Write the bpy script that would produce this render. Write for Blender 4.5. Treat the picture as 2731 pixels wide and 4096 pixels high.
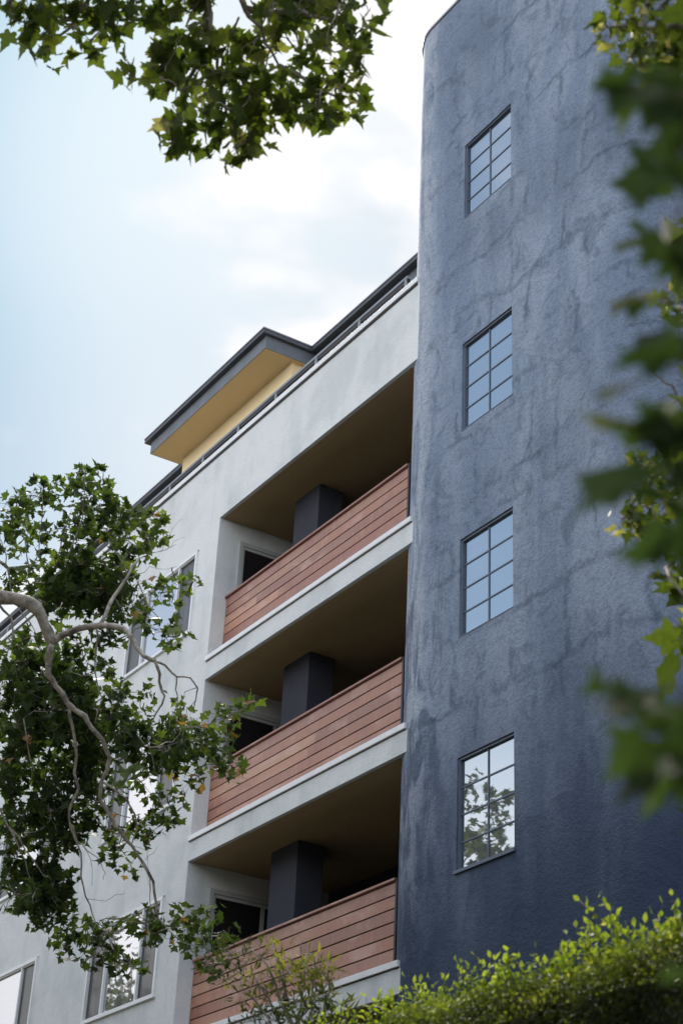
import bpy, math, random
import numpy as np
from mathutils import Vector, Matrix

# ------------------------------------------------------------------ camera, sky, sun, exposure
for o in list(bpy.data.objects): bpy.data.objects.remove(o)
SC = bpy.context.scene
COL = SC.collection
EYE = np.array([0.0, 0.0, 1.6])
YAW, PITCH, ROLL = math.radians(58.9075), math.radians(29.3957), math.radians(2.9996)
FPX = 6707.74                      # focal length in pixels of a 2731 x 4096 picture
fw = np.array([-math.sin(YAW)*math.cos(PITCH), math.cos(YAW)*math.cos(PITCH), math.sin(PITCH)])
rt0 = np.array([math.cos(YAW), math.sin(YAW), 0.0]); up0 = np.cross(rt0, fw)
RT = math.cos(ROLL)*rt0 + math.sin(ROLL)*up0
UP = -math.sin(ROLL)*rt0 + math.cos(ROLL)*up0
cam_data = bpy.data.cameras.new("camera"); cam = bpy.data.objects.new("camera", cam_data); COL.objects.link(cam)
cam.matrix_world = Matrix(((RT[0], UP[0], -fw[0], EYE[0]), (RT[1], UP[1], -fw[1], EYE[1]),
                           (RT[2], UP[2], -fw[2], EYE[2]), (0, 0, 0, 1)))
cam_data.sensor_fit = 'VERTICAL'; cam_data.sensor_height = 36.0; cam_data.lens = FPX/4096*36.0
cam_data.clip_start = 0.1; cam_data.clip_end = 4000
cam_data.dof.use_dof = True; cam_data.dof.focus_distance = 21.0; cam_data.dof.aperture_fstop = 2.9
SC.camera = cam
SC.render.resolution_x, SC.render.resolution_y = 682, 1024

SUN = np.array([-0.68, 0.27, 0.70]); SUN /= np.linalg.norm(SUN)
world = bpy.data.worlds.new("World"); SC.world = world; world.use_nodes = True
wt = world.node_tree; wn = wt.nodes; wl = wt.links; wn.clear()
def N(nt, typ, **kw):
    n = nt.nodes.new(typ)
    for k, v in kw.items():
        if k.startswith('i_'):
            n.inputs[int(k[2:])].default_value = v
        else: setattr(n, k, v)
    return n
sky = N(wt, 'ShaderNodeTexSky', sky_type='NISHITA', sun_disc=False)
sky.sun_elevation = math.asin(SUN[2]); sky.sun_rotation = math.atan2(SUN[0], SUN[1])
sky.air_density = 1.0; sky.dust_density = 0.8; sky.ozone_density = 1.6
tc = N(wt, 'ShaderNodeTexCoord')
mp = N(wt, 'ShaderNodeMapping'); mp.inputs['Scale'].default_value = (1.0, 1.0, 1.5)
wl.new(tc.outputs['Generated'], mp.inputs['Vector'])
nz = N(wt, 'ShaderNodeTexNoise'); nz.inputs['Scale'].default_value = 3.3; nz.inputs['Detail'].default_value = 5.0
nz.inputs['Roughness'].default_value = 0.52; nz.inputs['Distortion'].default_value = 0.25
wl.new(mp.outputs[0], nz.inputs['Vector'])
def wmath(op, a, b=None, clamp=False):
    n = N(wt, 'ShaderNodeMath', operation=op, use_clamp=clamp)
    for i, v in ((0, a), (1, b)):
        if v is None: continue
        if isinstance(v, (int, float)): n.inputs[i].default_value = v
        else: wl.new(v, n.inputs[i])
    return n.outputs[0]
def wdot(vec):
    n = N(wt, 'ShaderNodeVectorMath', operation='DOT_PRODUCT'); wl.new(tc.outputs['Generated'], n.inputs[0])
    n.inputs[1].default_value = tuple(vec); return n.outputs['Value']
def wstep(v, a, b, lo=0.0, hi=1.0):
    n = N(wt, 'ShaderNodeMapRange', interpolation_type='SMOOTHSTEP')
    n.inputs[1].default_value = a; n.inputs[2].default_value = b; n.inputs[3].default_value = lo; n.inputs[4].default_value = hi
    wl.new(v, n.inputs[0]); return n.outputs[0]
def unit(a): a = np.array(a, float); return a/np.linalg.norm(a)
glow = wstep(wdot(unit((-0.670, 0.355, 0.640))), 0.965, 1.0)       # the bank of cloud the sun stands behind
wide = wstep(wdot(unit((-0.640, 0.40, 0.640))), 0.85, 1.0)
sep = N(wt, 'ShaderNodeSeparateXYZ'); wl.new(tc.outputs['Generated'], sep.inputs[0])
low = wstep(sep.outputs['Z'], 0.44, 0.30)                           # pale band of cloud low in the sky
f1 = wmath('ADD', wstep(nz.outputs['Fac'], 0.46, 0.62, 0.0, 0.85), wmath('MULTIPLY', glow, 0.70))
f1 = wmath('ADD', f1, wmath('MULTIPLY', low, 0.9))
front = wstep(wdot((-0.5, 0.86, 0.0)), -0.2, 0.5)
high = wstep(sep.outputs['Z'], 0.74, 0.90)                          # unseen cloud added overhead to light the facade and hedge
rear = wstep(wdot((-0.1, -0.995, 0.0)), 0.68, 0.90)                  # unseen bright cloud added behind the viewer to light the facade
f1 = wmath('ADD', wmath('MULTIPLY', f1, wmath('ADD', wmath('MULTIPLY', front, 0.6), 0.4)), wmath('ADD', wmath('MULTIPLY', wmath('MULTIPLY', front, wstep(sep.outputs['Z'], 0.58, 0.44)), 0.55), wmath('MULTIPLY', low, 0.45)), True)
f1 = wmath('ADD', f1, wmath('ADD', high, rear), True)
tint = N(wt, 'ShaderNodeMix', data_type='RGBA', blend_type='MULTIPLY'); tint.inputs[0].default_value = 1.0
SKY_GAIN = (1.75, 1.7, 1.45, 1); SKY_FRONT = (0.168, 0.312, 0.390, 1)
gain = N(wt, 'ShaderNodeMix', data_type='RGBA'); gain.inputs[6].default_value = SKY_GAIN; gain.inputs[7].default_value = SKY_FRONT
wl.new(front, gain.inputs[0]); wl.new(sky.outputs[0], tint.inputs[6]); wl.new(gain.outputs[2], tint.inputs[7])
cl = N(wt, 'ShaderNodeMix', data_type='RGBA'); clf = N(wt, 'ShaderNodeMix', data_type='RGBA')
clf.inputs[6].default_value = (5.15, 5.3, 5.4, 1); clf.inputs[7].default_value = (5.45, 5.45, 5.5, 1); wl.new(glow, clf.inputs[0])
cl.inputs[6].default_value = (12.2, 12.1, 12.2, 1); wl.new(clf.outputs[2], cl.inputs[7]); wl.new(front, cl.inputs[0])
mixc = N(wt, 'ShaderNodeMix', data_type='RGBA')
wl.new(f1, mixc.inputs[0]); wl.new(tint.outputs[2], mixc.inputs[6]); wl.new(cl.outputs[2], mixc.inputs[7])
bg = N(wt, 'ShaderNodeBackground'); bg.inputs['Strength'].default_value = 0.10
wl.new(mixc.outputs[2], bg.inputs['Color'])
wo = N(wt, 'ShaderNodeOutputWorld'); wl.new(bg.outputs[0], wo.inputs['Surface'])

sd = bpy.data.lights.new("sun", 'SUN'); sd.energy = 3.0; sd.angle = math.radians(11); sd.color = (1.0, 0.93, 0.82)
so = bpy.data.objects.new("sun", sd); COL.objects.link(so)
so.rotation_euler = Vector(tuple(SUN)).to_track_quat('Z', 'Y').to_euler(); so.location = (-20, 10, 40)
SC.view_settings.view_transform = 'Standard'; SC.view_settings.look = 'None'
SC.view_settings.exposure = 0.9; SC.view_settings.gamma = 1.0

# ------------------------------------------------------------------ helpers
def tag(o, label=None, cat=None, group=None, kind=None):
    if label: o['label'] = label
    if cat: o['category'] = cat
    if group: o['group'] = group
    if kind: o['kind'] = kind
    return o
def empty(name, loc=(0, 0, 0)):
    o = bpy.data.objects.new(name, None); COL.objects.link(o); o.location = loc; return o
class MB:
    def __init__(s): s.v = []; s.f = []; s.sm = []
    def quad(s, a, b, c, d, smooth=False):
        i = len(s.v); s.v += [tuple(a), tuple(b), tuple(c), tuple(d)]; s.f.append((i, i+1, i+2, i+3)); s.sm.append(smooth)
    def box(s, x0, x1, y0, y1, z0, z1):
        i = len(s.v)
        s.v += [(x0, y0, z0), (x1, y0, z0), (x1, y1, z0), (x0, y1, z0), (x0, y0, z1), (x1, y0, z1), (x1, y1, z1), (x0, y1, z1)]
        for q in ((0, 3, 2, 1), (4, 5, 6, 7), (0, 1, 5, 4), (1, 2, 6, 5), (2, 3, 7, 6), (3, 0, 4, 7)):
            s.f.append(tuple(i+k for k in q)); s.sm.append(False)
    def grid(s, fn, nu, nv, smooth=True, flip=False):
        i = len(s.v)
        for a in range(nu+1):
            for b in range(nv+1): s.v.append(tuple(fn(a/nu, b/nv)))
        w = nv+1
        for a in range(nu):
            for b in range(nv):
                q = (i+a*w+b, i+(a+1)*w+b, i+(a+1)*w+b+1, i+a*w+b+1)
                s.f.append(q[::-1] if flip else q); s.sm.append(smooth)
    def tube(s, pts, rad, sides=6):
        pts = [np.array(p, float) for p in pts]; n = len(pts)
        if n < 2: return
        prev = None; i0 = len(s.v)
        for k in range(n):
            t = pts[min(k+1, n-1)] - pts[max(k-1, 0)]; L = np.linalg.norm(t); t = t/L if L > 1e-9 else np.array([0, 0, 1.])
            if prev is None:
                a = np.array([0, 0, 1.]) if abs(t[2]) < 0.9 else np.array([1., 0, 0]); u = np.cross(t, a)
            else: u = prev - t*np.dot(prev, t)
            u /= max(np.linalg.norm(u), 1e-9); prev = u; w = np.cross(t, u)
            r = rad[k] if hasattr(rad, '__len__') else rad
            for j in range(sides):
                a = 2*math.pi*j/sides; s.v.append(tuple(pts[k] + r*(math.cos(a)*u + math.sin(a)*w)))
        for k in range(n-1):
            for j in range(sides):
                a = i0+k*sides+j; b = i0+k*sides+(j+1) % sides
                s.f.append((a, b, b+sides, a+sides)); s.sm.append(True)
        s.f.append(tuple(i0+(n-1)*sides+j for j in range(sides))); s.sm.append(False)
        s.f.append(tuple(i0+j for j in range(sides))[::-1]); s.sm.append(False)
    def build(s, name, mat, parent=None, bevel=0.0):
        me = bpy.data.meshes.new(name)
        vs = np.array(s.v, float)
        me.from_pydata([tuple(v) for v in vs], [], s.f); me.polygons.foreach_set('use_smooth', s.sm); me.update()
        me.materials.append(mat)
        o = bpy.data.objects.new(name, me); COL.objects.link(o)
        if parent is not None: o.parent = parent
        if bevel > 0:
            m = o.modifiers.new('bevel', 'BEVEL'); m.width = bevel; m.segments = 2; m.limit_method = 'ANGLE'
        return o
def sub(pts, n, wob, rng):
    """subdivide a polyline and make it crooked"""
    out = []
    pts = [np.array(p, float) for p in pts]
    for a, b in zip(pts[:-1], pts[1:]):
        L = np.linalg.norm(b-a)
        for k in range(n):
            p = a + (b-a)*k/n
            if out: p = p + rng.normal(0, wob*L, 3)
            out.append(p)
    out.append(pts[-1]); return out
def at(x, y, depth):
    """a point seen at (x, y) of the picture (1568 wide), depth metres along the view axis"""
    X = (x*1.74171-1365.5)/FPX; Y = -(y*1.74171-2048)/FPX
    return EYE + depth*(fw + X*RT + Y*UP)

# ------------------------------------------------------------------ materials
def mat(name):
    m = bpy.data.materials.new(name); m.use_nodes = True; nt = m.node_tree
    return m, nt, nt.nodes['Principled BSDF']
def noise(nt, scale, detail=4, rough=0.55, vec=None, dist=0.0):
    n = N(nt, 'ShaderNodeTexNoise'); n.inputs['Scale'].default_value = scale; n.inputs['Detail'].default_value = detail
    n.inputs['Roughness'].default_value = rough; n.inputs['Distortion'].default_value = dist
    if vec is not None: nt.links.new(vec, n.inputs['Vector'])
    return n.outputs['Fac']
def ramp(nt, src, stops):
    r = N(nt, 'ShaderNodeValToRGB'); cr = r.color_ramp
    while len(cr.elements) < len(stops): cr.elements.new(0.5)
    for e, (p, c) in zip(cr.elements, stops): e.position = p; e.color = tuple(c)+(1,) if len(c) == 3 else c
    nt.links.new(src, r.inputs[0]); return r.outputs[0]
def objco(nt, scale=(1, 1, 1), rot=(0, 0, 0)):
    t = N(nt, 'ShaderNodeTexCoord'); m = N(nt, 'ShaderNodeMapping'); m.inputs['Scale'].default_value = scale
    m.inputs['Rotation'].default_value = rot
    nt.links.new(t.outputs['Object'], m.inputs['Vector']); return m.outputs[0]
def mix(nt, a, b, fac, mode='MIX'):
    n = N(nt, 'ShaderNodeMix', data_type='RGBA', blend_type=mode)
    for i, v in ((0, fac), (6, a), (7, b)):
        if hasattr(v, 'is_linked') or hasattr(v, 'links'): nt.links.new(v, n.inputs[i])
        elif isinstance(v, (int, float)): n.inputs[i].default_value = v
        else: n.inputs[i].default_value = tuple(v)+(1,) if len(v) == 3 else v
    return n.outputs[2]
def mth(nt, op, a, b=0.0, clamp=False):
    n = N(nt, 'ShaderNodeMath', operation=op, use_clamp=clamp)
    for i, v in ((0, a), (1, b)):
        if isinstance(v, (int, float)): n.inputs[i].default_value = v
        else: nt.links.new(v, n.inputs[i])
    return n.outputs[0]
def step(nt, v, a, b, lo=0.0, hi=1.0):
    n = N(nt, 'ShaderNodeMapRange', interpolation_type='SMOOTHSTEP')
    for i, q in ((1, a), (2, b), (3, lo), (4, hi)): n.inputs[i].default_value = q
    nt.links.new(v, n.inputs[0]); return n.outputs[0]
def bump(nt, bs, h, strength, dist):
    b = N(nt, 'ShaderNodeBump'); b.inputs['Strength'].default_value = strength; b.inputs['Distance'].default_value = dist
    nt.links.new(h, b.inputs['Height']); nt.links.new(b.outputs[0], bs.inputs['Normal'])

def stucco(name, base, dark, stain=0.25, grain=28.0, bstr=0.5, rough=0.85):
    m, nt, bs = mat(name)
    co = objco(nt); st = objco(nt, (1.6, 1.6, 0.28))
    n1 = noise(nt, 0.9, 6, 0.62, co, 0.4); n2 = noise(nt, 1.1, 6, 0.6, st); n3 = noise(nt, 4.2, 5, 0.6, co)
    c = mix(nt, base, dark, mth(nt, 'MULTIPLY', step(nt, n1, 0.45, 0.68), stain))
    c = mix(nt, c, dark, mth(nt, 'MULTIPLY', step(nt, n2, 0.50, 0.70), stain*0.9))
    c = mix(nt, c, dark, mth(nt, 'MULTIPLY', step(nt, n3, 0.5, 0.75), stain*0.5))
    g = noise(nt, grain, 3, 0.6, co)
    c = mix(nt, c, dark, mth(nt, 'MULTIPLY', step(nt, g, 0.42, 0.62), 0.16))
    nt.links.new(c, bs.inputs['Base Color']); bs.inputs['Roughness'].default_value = rough
    bs.inputs['Specular IOR Level'].default_value = 0.25
    h = mth(nt, 'ADD', g, mth(nt, 'MULTIPLY', n3, 1.2))
    bump(nt, bs, h, bstr, 0.02); return m

def tower_stucco():
    m, nt, bs = mat('slate_blue_stucco')
    base, dark, pale = (0.170, 0.222, 0.318), (0.038, 0.060, 0.102), (0.245, 0.300, 0.398)
    co = objco(nt)
    # crooked, patched over seams of the stucco sheets
    wob = N(nt, 'ShaderNodeTexNoise'); wob.inputs['Scale'].default_value = 0.8; wob.inputs['Detail'].default_value = 7; wob.inputs['Roughness'].default_value = 0.68
    nt.links.new(co, wob.inputs['Vector'])
    sv = N(nt, 'ShaderNodeVectorMath', operation='SUBTRACT'); nt.links.new(wob.outputs['Color'], sv.inputs[0]); sv.inputs[1].default_value = (0.5, 0.5, 0.5)
    sc_ = N(nt, 'ShaderNodeVectorMath', operation='SCALE'); nt.links.new(sv.outputs[0], sc_.inputs[0]); sc_.inputs['Scale'].default_value = 0.85
    ad = N(nt, 'ShaderNodeVectorMath', operation='ADD'); nt.links.new(co, ad.inputs[0]); nt.links.new(sc_.outputs[0], ad.inputs[1])
    sp = N(nt, 'ShaderNodeSeparateXYZ'); nt.links.new(ad.outputs[0], sp.inputs[0])
    cb = N(nt, 'ShaderNodeCombineXYZ'); nt.links.new(sp.outputs['X'], cb.inputs[0]); nt.links.new(sp.outputs['Z'], cb.inputs[1])
    def seams(w, h, soft, off):
        b = N(nt, 'ShaderNodeTexBrick'); nt.links.new(cb.outputs[0], b.inputs['Vector'])
        b.inputs['Scale'].default_value = 1.0; b.inputs['Brick Width'].default_value = w; b.inputs['Row Height'].default_value = h
        b.inputs['Mortar Size'].default_value = soft; b.inputs['Mortar Smooth'].default_value = 1.0; b.offset = off
        b.inputs['Color1'].default_value = (0, 0, 0, 1); b.inputs['Color2'].default_value = (0, 0, 0, 1); b.inputs['Mortar'].default_value = (1, 1, 1, 1)
        return b.outputs['Fac']
    mask = mth(nt, 'MULTIPLY', step(nt, noise(nt, 0.9, 5, 0.7, co), 0.42, 0.58), step(nt, noise(nt, 9.0, 4, 0.7, co), 0.35, 0.58, 0.35, 1.0))
    s1 = mth(nt, 'MULTIPLY', seams(1.15, 0.95, 0.080, 0.37), mask)
    mask2 = step(nt, noise(nt, 1.3, 3, 0.6, ad.outputs[0]), 0.48, 0.62)
    s2 = mth(nt, 'MULTIPLY', seams(0.83, 1.7, 0.075, 0.6), mask2)
    st = objco(nt, (1.5, 1.5, 0.45))
    n1 = noise(nt, 0.55, 7, 0.64, st, 0.5); n2 = noise(nt, 2.3, 6, 0.66, co, 0.9); n3 = noise(nt, 0.34, 4, 0.5, co)
    c = mix(nt, base, pale, step(nt, n1, 0.42, 0.60))
    c = mix(nt, c, dark, mth(nt, 'MULTIPLY', step(nt, n3, 0.50, 0.68), 0.30))
    c = mix(nt, c, dark, mth(nt, 'MULTIPLY', step(nt, n2, 0.52, 0.68), 0.42))
    c = mix(nt, c, dark, mth(nt, 'MULTIPLY', s1, 0.58))
    c = mix(nt, c, dark, mth(nt, 'MULTIPLY', s2, 0.42))
    # stain and painted-in shade, darkening the wall's foot to a ragged edge
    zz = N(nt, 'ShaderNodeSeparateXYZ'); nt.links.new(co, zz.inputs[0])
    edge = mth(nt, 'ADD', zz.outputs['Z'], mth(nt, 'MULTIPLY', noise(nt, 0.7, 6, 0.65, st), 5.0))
    xs_ = zz.outputs['X']; drip = noise(nt, 1.0, 6, 0.7, objco(nt, (2.4, 2.4, 0.75)), 0.8)
    corner = step(nt, mth(nt, 'ADD', xs_, mth(nt, 'MULTIPLY', drip, 0.5)), -15.62, -15.98)  # left corner paler: brighter sky light there put into the colour
    c = mix(nt, c, (0.36, 0.41, 0.49), mth(nt, 'MULTIPLY', corner, step(nt, drip, 0.60, 0.44, 0.05, 0.85)))
    streak = mth(nt, 'MULTIPLY', step(nt, xs_, -15.2, -15.8), step(nt, mth(nt, 'ADD', zz.outputs['Z'], mth(nt, 'MULTIPLY', drip, 4.0)), 15.5, 12.0))
    c = mix(nt, c, (0.035, 0.058, 0.10), mth(nt, 'MULTIPLY', streak, step(nt, drip, 0.46, 0.58, 0.0, 0.65)))
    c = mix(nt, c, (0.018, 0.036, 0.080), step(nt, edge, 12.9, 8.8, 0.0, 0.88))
    g = noise(nt, 24.0, 4, 0.65, co); g2 = noise(nt, 55.0, 2, 0.5, co)
    c = mix(nt, c, dark, mth(nt, 'MULTIPLY', step(nt, g, 0.46, 0.60), 0.24))
    nt.links.new(c, bs.inputs['Base Color']); bs.inputs['Roughness'].default_value = 0.8
    bs.inputs['Specular IOR Level'].default_value = 0.3
    h = mth(nt, 'ADD', mth(nt, 'ADD', g, mth(nt, 'MULTIPLY', g2, 0.5)), mth(nt, 'MULTIPLY', n2, 1.5))
    bump(nt, bs, h, 0.65, 0.024); return m

def plain(name, col, rough=0.6, var=0.15, scale=3.0, spec=0.4, bstr=0.0, metal=0.0):
    m, nt, bs = mat(name); co = objco(nt)
    dk = tuple(c*(1-var*1.6) for c in col)
    c = mix(nt, col, dk, step(nt, noise(nt, scale, 5, 0.6, co), 0.4, 0.7))
    nt.links.new(c, bs.inputs['Base Color']); bs.inputs['Roughness'].default_value = rough
    bs.inputs['Specular IOR Level'].default_value = spec; bs.inputs['Metallic'].default_value = metal
    if bstr: bump(nt, bs, noise(nt, 40, 3, 0.6, co), bstr, 0.01)
    return m

def wood_mat():
    m, nt, bs = mat('red_hardwood')
    geo = N(nt, 'ShaderNodeNewGeometry'); ri = geo.outputs['Random Per Island']
    co = objco(nt, (0.5, 1, 9)); fine = objco(nt, (2.2, 1, 60)); blot = objco(nt, (0.9, 1, 1.6)); vert = objco(nt, (26, 1, 2.0))
    off = N(nt, 'ShaderNodeVectorMath', operation='ADD'); nt.links.new(blot, off.inputs[0])
    cx = N(nt, 'ShaderNodeCombineXYZ'); nt.links.new(mth(nt, 'MULTIPLY', ri, 37.0), cx.inputs[0]); nt.links.new(cx.outputs[0], off.inputs[1])
    nb = noise(nt, 1.3, 5, 0.6, off.outputs[0], 0.3)
    c = ramp(nt, ri, [(0.0, (0.21, 0.085, 0.060)), (0.35, (0.42, 0.205, 0.130)), (0.6, (0.29, 0.145, 0.115)), (0.8, (0.48, 0.27, 0.175)), (1.0, (0.24, 0.11, 0.08))])
    c = mix(nt, c, (0.24, 0.095, 0.085), mth(nt, 'MULTIPLY', step(nt, nb, 0.50, 0.70), 0.6))
    c = mix(nt, c, (0.52, 0.33, 0.28), mth(nt, 'MULTIPLY', step(nt, nb, 0.46, 0.30), 0.6))
    c = mix(nt, c, (0.24, 0.10, 0.085), mth(nt, 'MULTIPLY', step(nt, noise(nt, 1.0, 4, 0.6, fine), 0.48, 0.7), 0.3))
    c = mix(nt, c, (0.56, 0.38, 0.33), mth(nt, 'MULTIPLY', step(nt, noise(nt, 1.0, 3, 0.6, vert), 0.5, 0.75), 0.22))
    nt.links.new(c, bs.inputs['Base Color']); bs.inputs['Roughness'].default_value = 0.48
    bs.inputs['Specular IOR Level'].default_value = 0.45
    bump(nt, bs, noise(nt, 1.0, 4, 0.6, fine), 0.3, 0.004); return m

def glass_mat(name, fac, tint=(0.9, 0.93, 1.0), inner=(0.02, 0.022, 0.028), wav=0.0):
    m, nt, bs = mat(name)
    bs.inputs['Base Color'].default_value = tuple(inner)+(1,); bs.inputs['Roughness'].default_value = 0.4
    g = N(nt, 'ShaderNodeBsdfGlossy'); g.inputs['Roughness'].default_value = 0.015; g.inputs['Color'].default_value = tuple(tint)+(1,)
    ms = N(nt, 'ShaderNodeMixShader'); ms.inputs[0].default_value = fac
    nt.links.new(bs.outputs[0], ms.inputs[1]); nt.links.new(g.outputs[0], ms.inputs[2])
    nt.links.new(ms.outputs[0], nt.nodes['Material Output'].inputs['Surface'])
    if wav:
        b = N(nt, 'ShaderNodeBump'); b.inputs['Strength'].default_value = wav; b.inputs['Distance'].default_value = 0.01
        nt.links.new(noise(nt, 1.4, 2, 0.5, objco(nt)), b.inputs['Height']); nt.links.new(b.outputs[0], g.inputs['Normal'])
    return m

def leaf_mat(name, stops, trans=0.35, rough=0.55, spec=0.35):
    m, nt, bs = mat(name)
    a = N(nt, 'ShaderNodeAttribute', attribute_name='tone')
    c = ramp(nt, a.outputs['Fac'], stops)
    co = objco(nt); c = mix(nt, c, tuple(x*0.6 for x in stops[0][1]), mth(nt, 'MULTIPLY', step(nt, noise(nt, 30, 2, 0.5, co), 0.5, 0.7), 0.35))
    nt.links.new(c, bs.inputs['Base Color']); bs.inputs['Roughness'].default_value = rough
    bs.inputs['Specular IOR Level'].default_value = spec
    t = N(nt, 'ShaderNodeBsdfTranslucent'); c2 = mix(nt, c, (1.5, 1.6, 0.5), 1.0, 'MULTIPLY'); nt.links.new(c2, t.inputs['Color'])
    ms = N(nt, 'ShaderNodeMixShader'); ms.inputs[0].default_value = trans
    nt.links.new(bs.outputs[0], ms.inputs[1]); nt.links.new(t.outputs[0], ms.inputs[2])
    nt.links.new(ms.outputs[0], nt.nodes['Material Output'].inputs['Surface']); return m

def bark_mat():
    m, nt, bs = mat('mottled_bark'); co = objco(nt); n1 = noise(nt, 7, 5, 0.6, co, 0.6); n2 = noise(nt, 26, 4, 0.6, co)
    c = ramp(nt, n1, [(0.35, (0.14, 0.12, 0.105)), (0.48, (0.32, 0.285, 0.25)), (0.62, (0.46, 0.42, 0.37)), (0.75, (0.26, 0.23, 0.20))])
    c = mix(nt, c, (0.06, 0.05, 0.045), mth(nt, 'MULTIPLY', step(nt, n2, 0.5, 0.7), 0.5))
    nt.links.new(c, bs.inputs['Base Color']); bs.inputs['Roughness'].default_value = 0.85
    bump(nt, bs, mth(nt, 'ADD', n1, n2), 0.7, 0.015); return m

M = {}
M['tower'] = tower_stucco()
M['wall'] = stucco('pale_grey_stucco', (0.66, 0.69, 0.71), (0.39, 0.44, 0.46), 0.38, 30, 0.35)
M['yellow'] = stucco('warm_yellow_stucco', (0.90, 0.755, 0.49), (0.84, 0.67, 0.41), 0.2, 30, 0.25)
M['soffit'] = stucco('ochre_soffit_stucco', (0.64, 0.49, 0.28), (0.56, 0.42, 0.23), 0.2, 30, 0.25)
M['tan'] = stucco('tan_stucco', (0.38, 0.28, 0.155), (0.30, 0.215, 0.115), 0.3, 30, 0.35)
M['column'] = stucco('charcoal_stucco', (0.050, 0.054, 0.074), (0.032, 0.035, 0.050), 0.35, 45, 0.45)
M['wood'] = wood_mat()
M['cap'] = plain('white_metal_flashing', (0.74, 0.76, 0.79), 0.45, 0.06)
M['trim'] = plain('shaded_slate_paint', (0.075, 0.083, 0.105), 0.6, 0.12)  # the fascia's slate paint darkened, shade of the roof underside put in
M['fascia'] = plain('slate_fascia_paint', (0.155, 0.175, 0.21), 0.6, 0.12)
M['edge'] = plain('grey_metal_edge', (0.24, 0.23, 0.27), 0.4, 0.08)
M['steel'] = plain('grey_steel_paint', (0.22, 0.24, 0.27), 0.5, 0.08)
M['dark'] = plain('near_black_steel_and_shade', (0.018, 0.014, 0.018), 0.5, 0.1)  # also the colour of the strips that stand in for shade
M['frame'] = plain('white_window_frame', (0.70, 0.73, 0.76), 0.4, 0.05)
M['doorframe'] = plain('grey_door_frame', (0.42, 0.45, 0.45), 0.5, 0.05)
M['sash'] = plain('slate_window_sash', (0.095, 0.125, 0.185), 0.45, 0.1)
M['glass'] = glass_mat('reflective_glass', 0.37, (0.86, 0.93, 1.0), (0.03, 0.035, 0.045), 0.03)
M['glass_c'] = glass_mat('clear_reflective_glass', 0.46, (0.95, 0.95, 1.0), (0.02, 0.02, 0.025), 0.03)
M['door'] = glass_mat('dark_door_glass', 0.10, (0.9, 0.9, 1.0), (0.012, 0.010, 0.014))
def screen_mat():
    m, nt, bs = mat('insect_screen'); co = objco(nt, (9, 9, 0.8)); n = noise(nt, 1.0, 4, 0.6, co, 1.2)
    c = mix(nt, (0.014, 0.015, 0.020), (0.050, 0.052, 0.062), step(nt, n, 0.45, 0.70))
    nt.links.new(c, bs.inputs['Base Color']); bs.inputs['Roughness'].default_value = 0.5
    g = N(nt, 'ShaderNodeBsdfGlossy'); g.inputs['Roughness'].default_value = 0.05
    ms = N(nt, 'ShaderNodeMixShader'); ms.inputs[0].default_value = 0.06
    nt.links.new(bs.outputs[0], ms.inputs[1]); nt.links.new(g.outputs[0], ms.inputs[2])
    nt.links.new(ms.outputs[0], nt.nodes['Material Output'].inputs['Surface']); return m
M['screen'] = screen_mat()
M['bark'] = bark_mat()
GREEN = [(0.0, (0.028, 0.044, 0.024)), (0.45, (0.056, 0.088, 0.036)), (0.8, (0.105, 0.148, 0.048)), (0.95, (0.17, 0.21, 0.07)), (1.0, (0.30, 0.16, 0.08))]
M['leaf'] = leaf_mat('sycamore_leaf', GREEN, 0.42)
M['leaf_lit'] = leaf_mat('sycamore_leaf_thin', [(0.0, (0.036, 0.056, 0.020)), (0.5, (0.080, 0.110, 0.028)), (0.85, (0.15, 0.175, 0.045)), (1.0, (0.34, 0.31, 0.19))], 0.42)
M['leaf_near'] = leaf_mat('sycamore_leaf_close', [(0.0, (0.026, 0.050, 0.026)), (0.5, (0.056, 0.092, 0.038)), (0.85, (0.13, 0.16, 0.04)), (1.0, (0.22, 0.19, 0.13))], 0.42, 0.7, 0.1)
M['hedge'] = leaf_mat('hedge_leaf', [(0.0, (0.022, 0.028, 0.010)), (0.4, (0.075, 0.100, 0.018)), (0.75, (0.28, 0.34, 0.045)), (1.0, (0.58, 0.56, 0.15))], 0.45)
M['shoot'] = leaf_mat('hedge_shoot_leaf', [(0.0, (0.10, 0.15, 0.03)), (0.5, (0.25, 0.32, 0.06)), (0.9, (0.46, 0.50, 0.13)), (1.0, (0.55, 0.42, 0.25))], 0.5)
M['narrow'] = leaf_mat('narrow_leaf', [(0.0, (0.045, 0.05, 0.028)), (0.45, (0.08, 0.105, 0.035)), (0.8, (0.18, 0.19, 0.045)), (1.0, (0.32, 0.31, 0.06))], 0.4)
M['twig'] = plain('brown_twig', (0.10, 0.085, 0.06), 0.9, 0.3, 20)
M['soil'] = plain('hedge_core', (0.02, 0.026, 0.010), 0.95, 0.3, 8)

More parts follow.
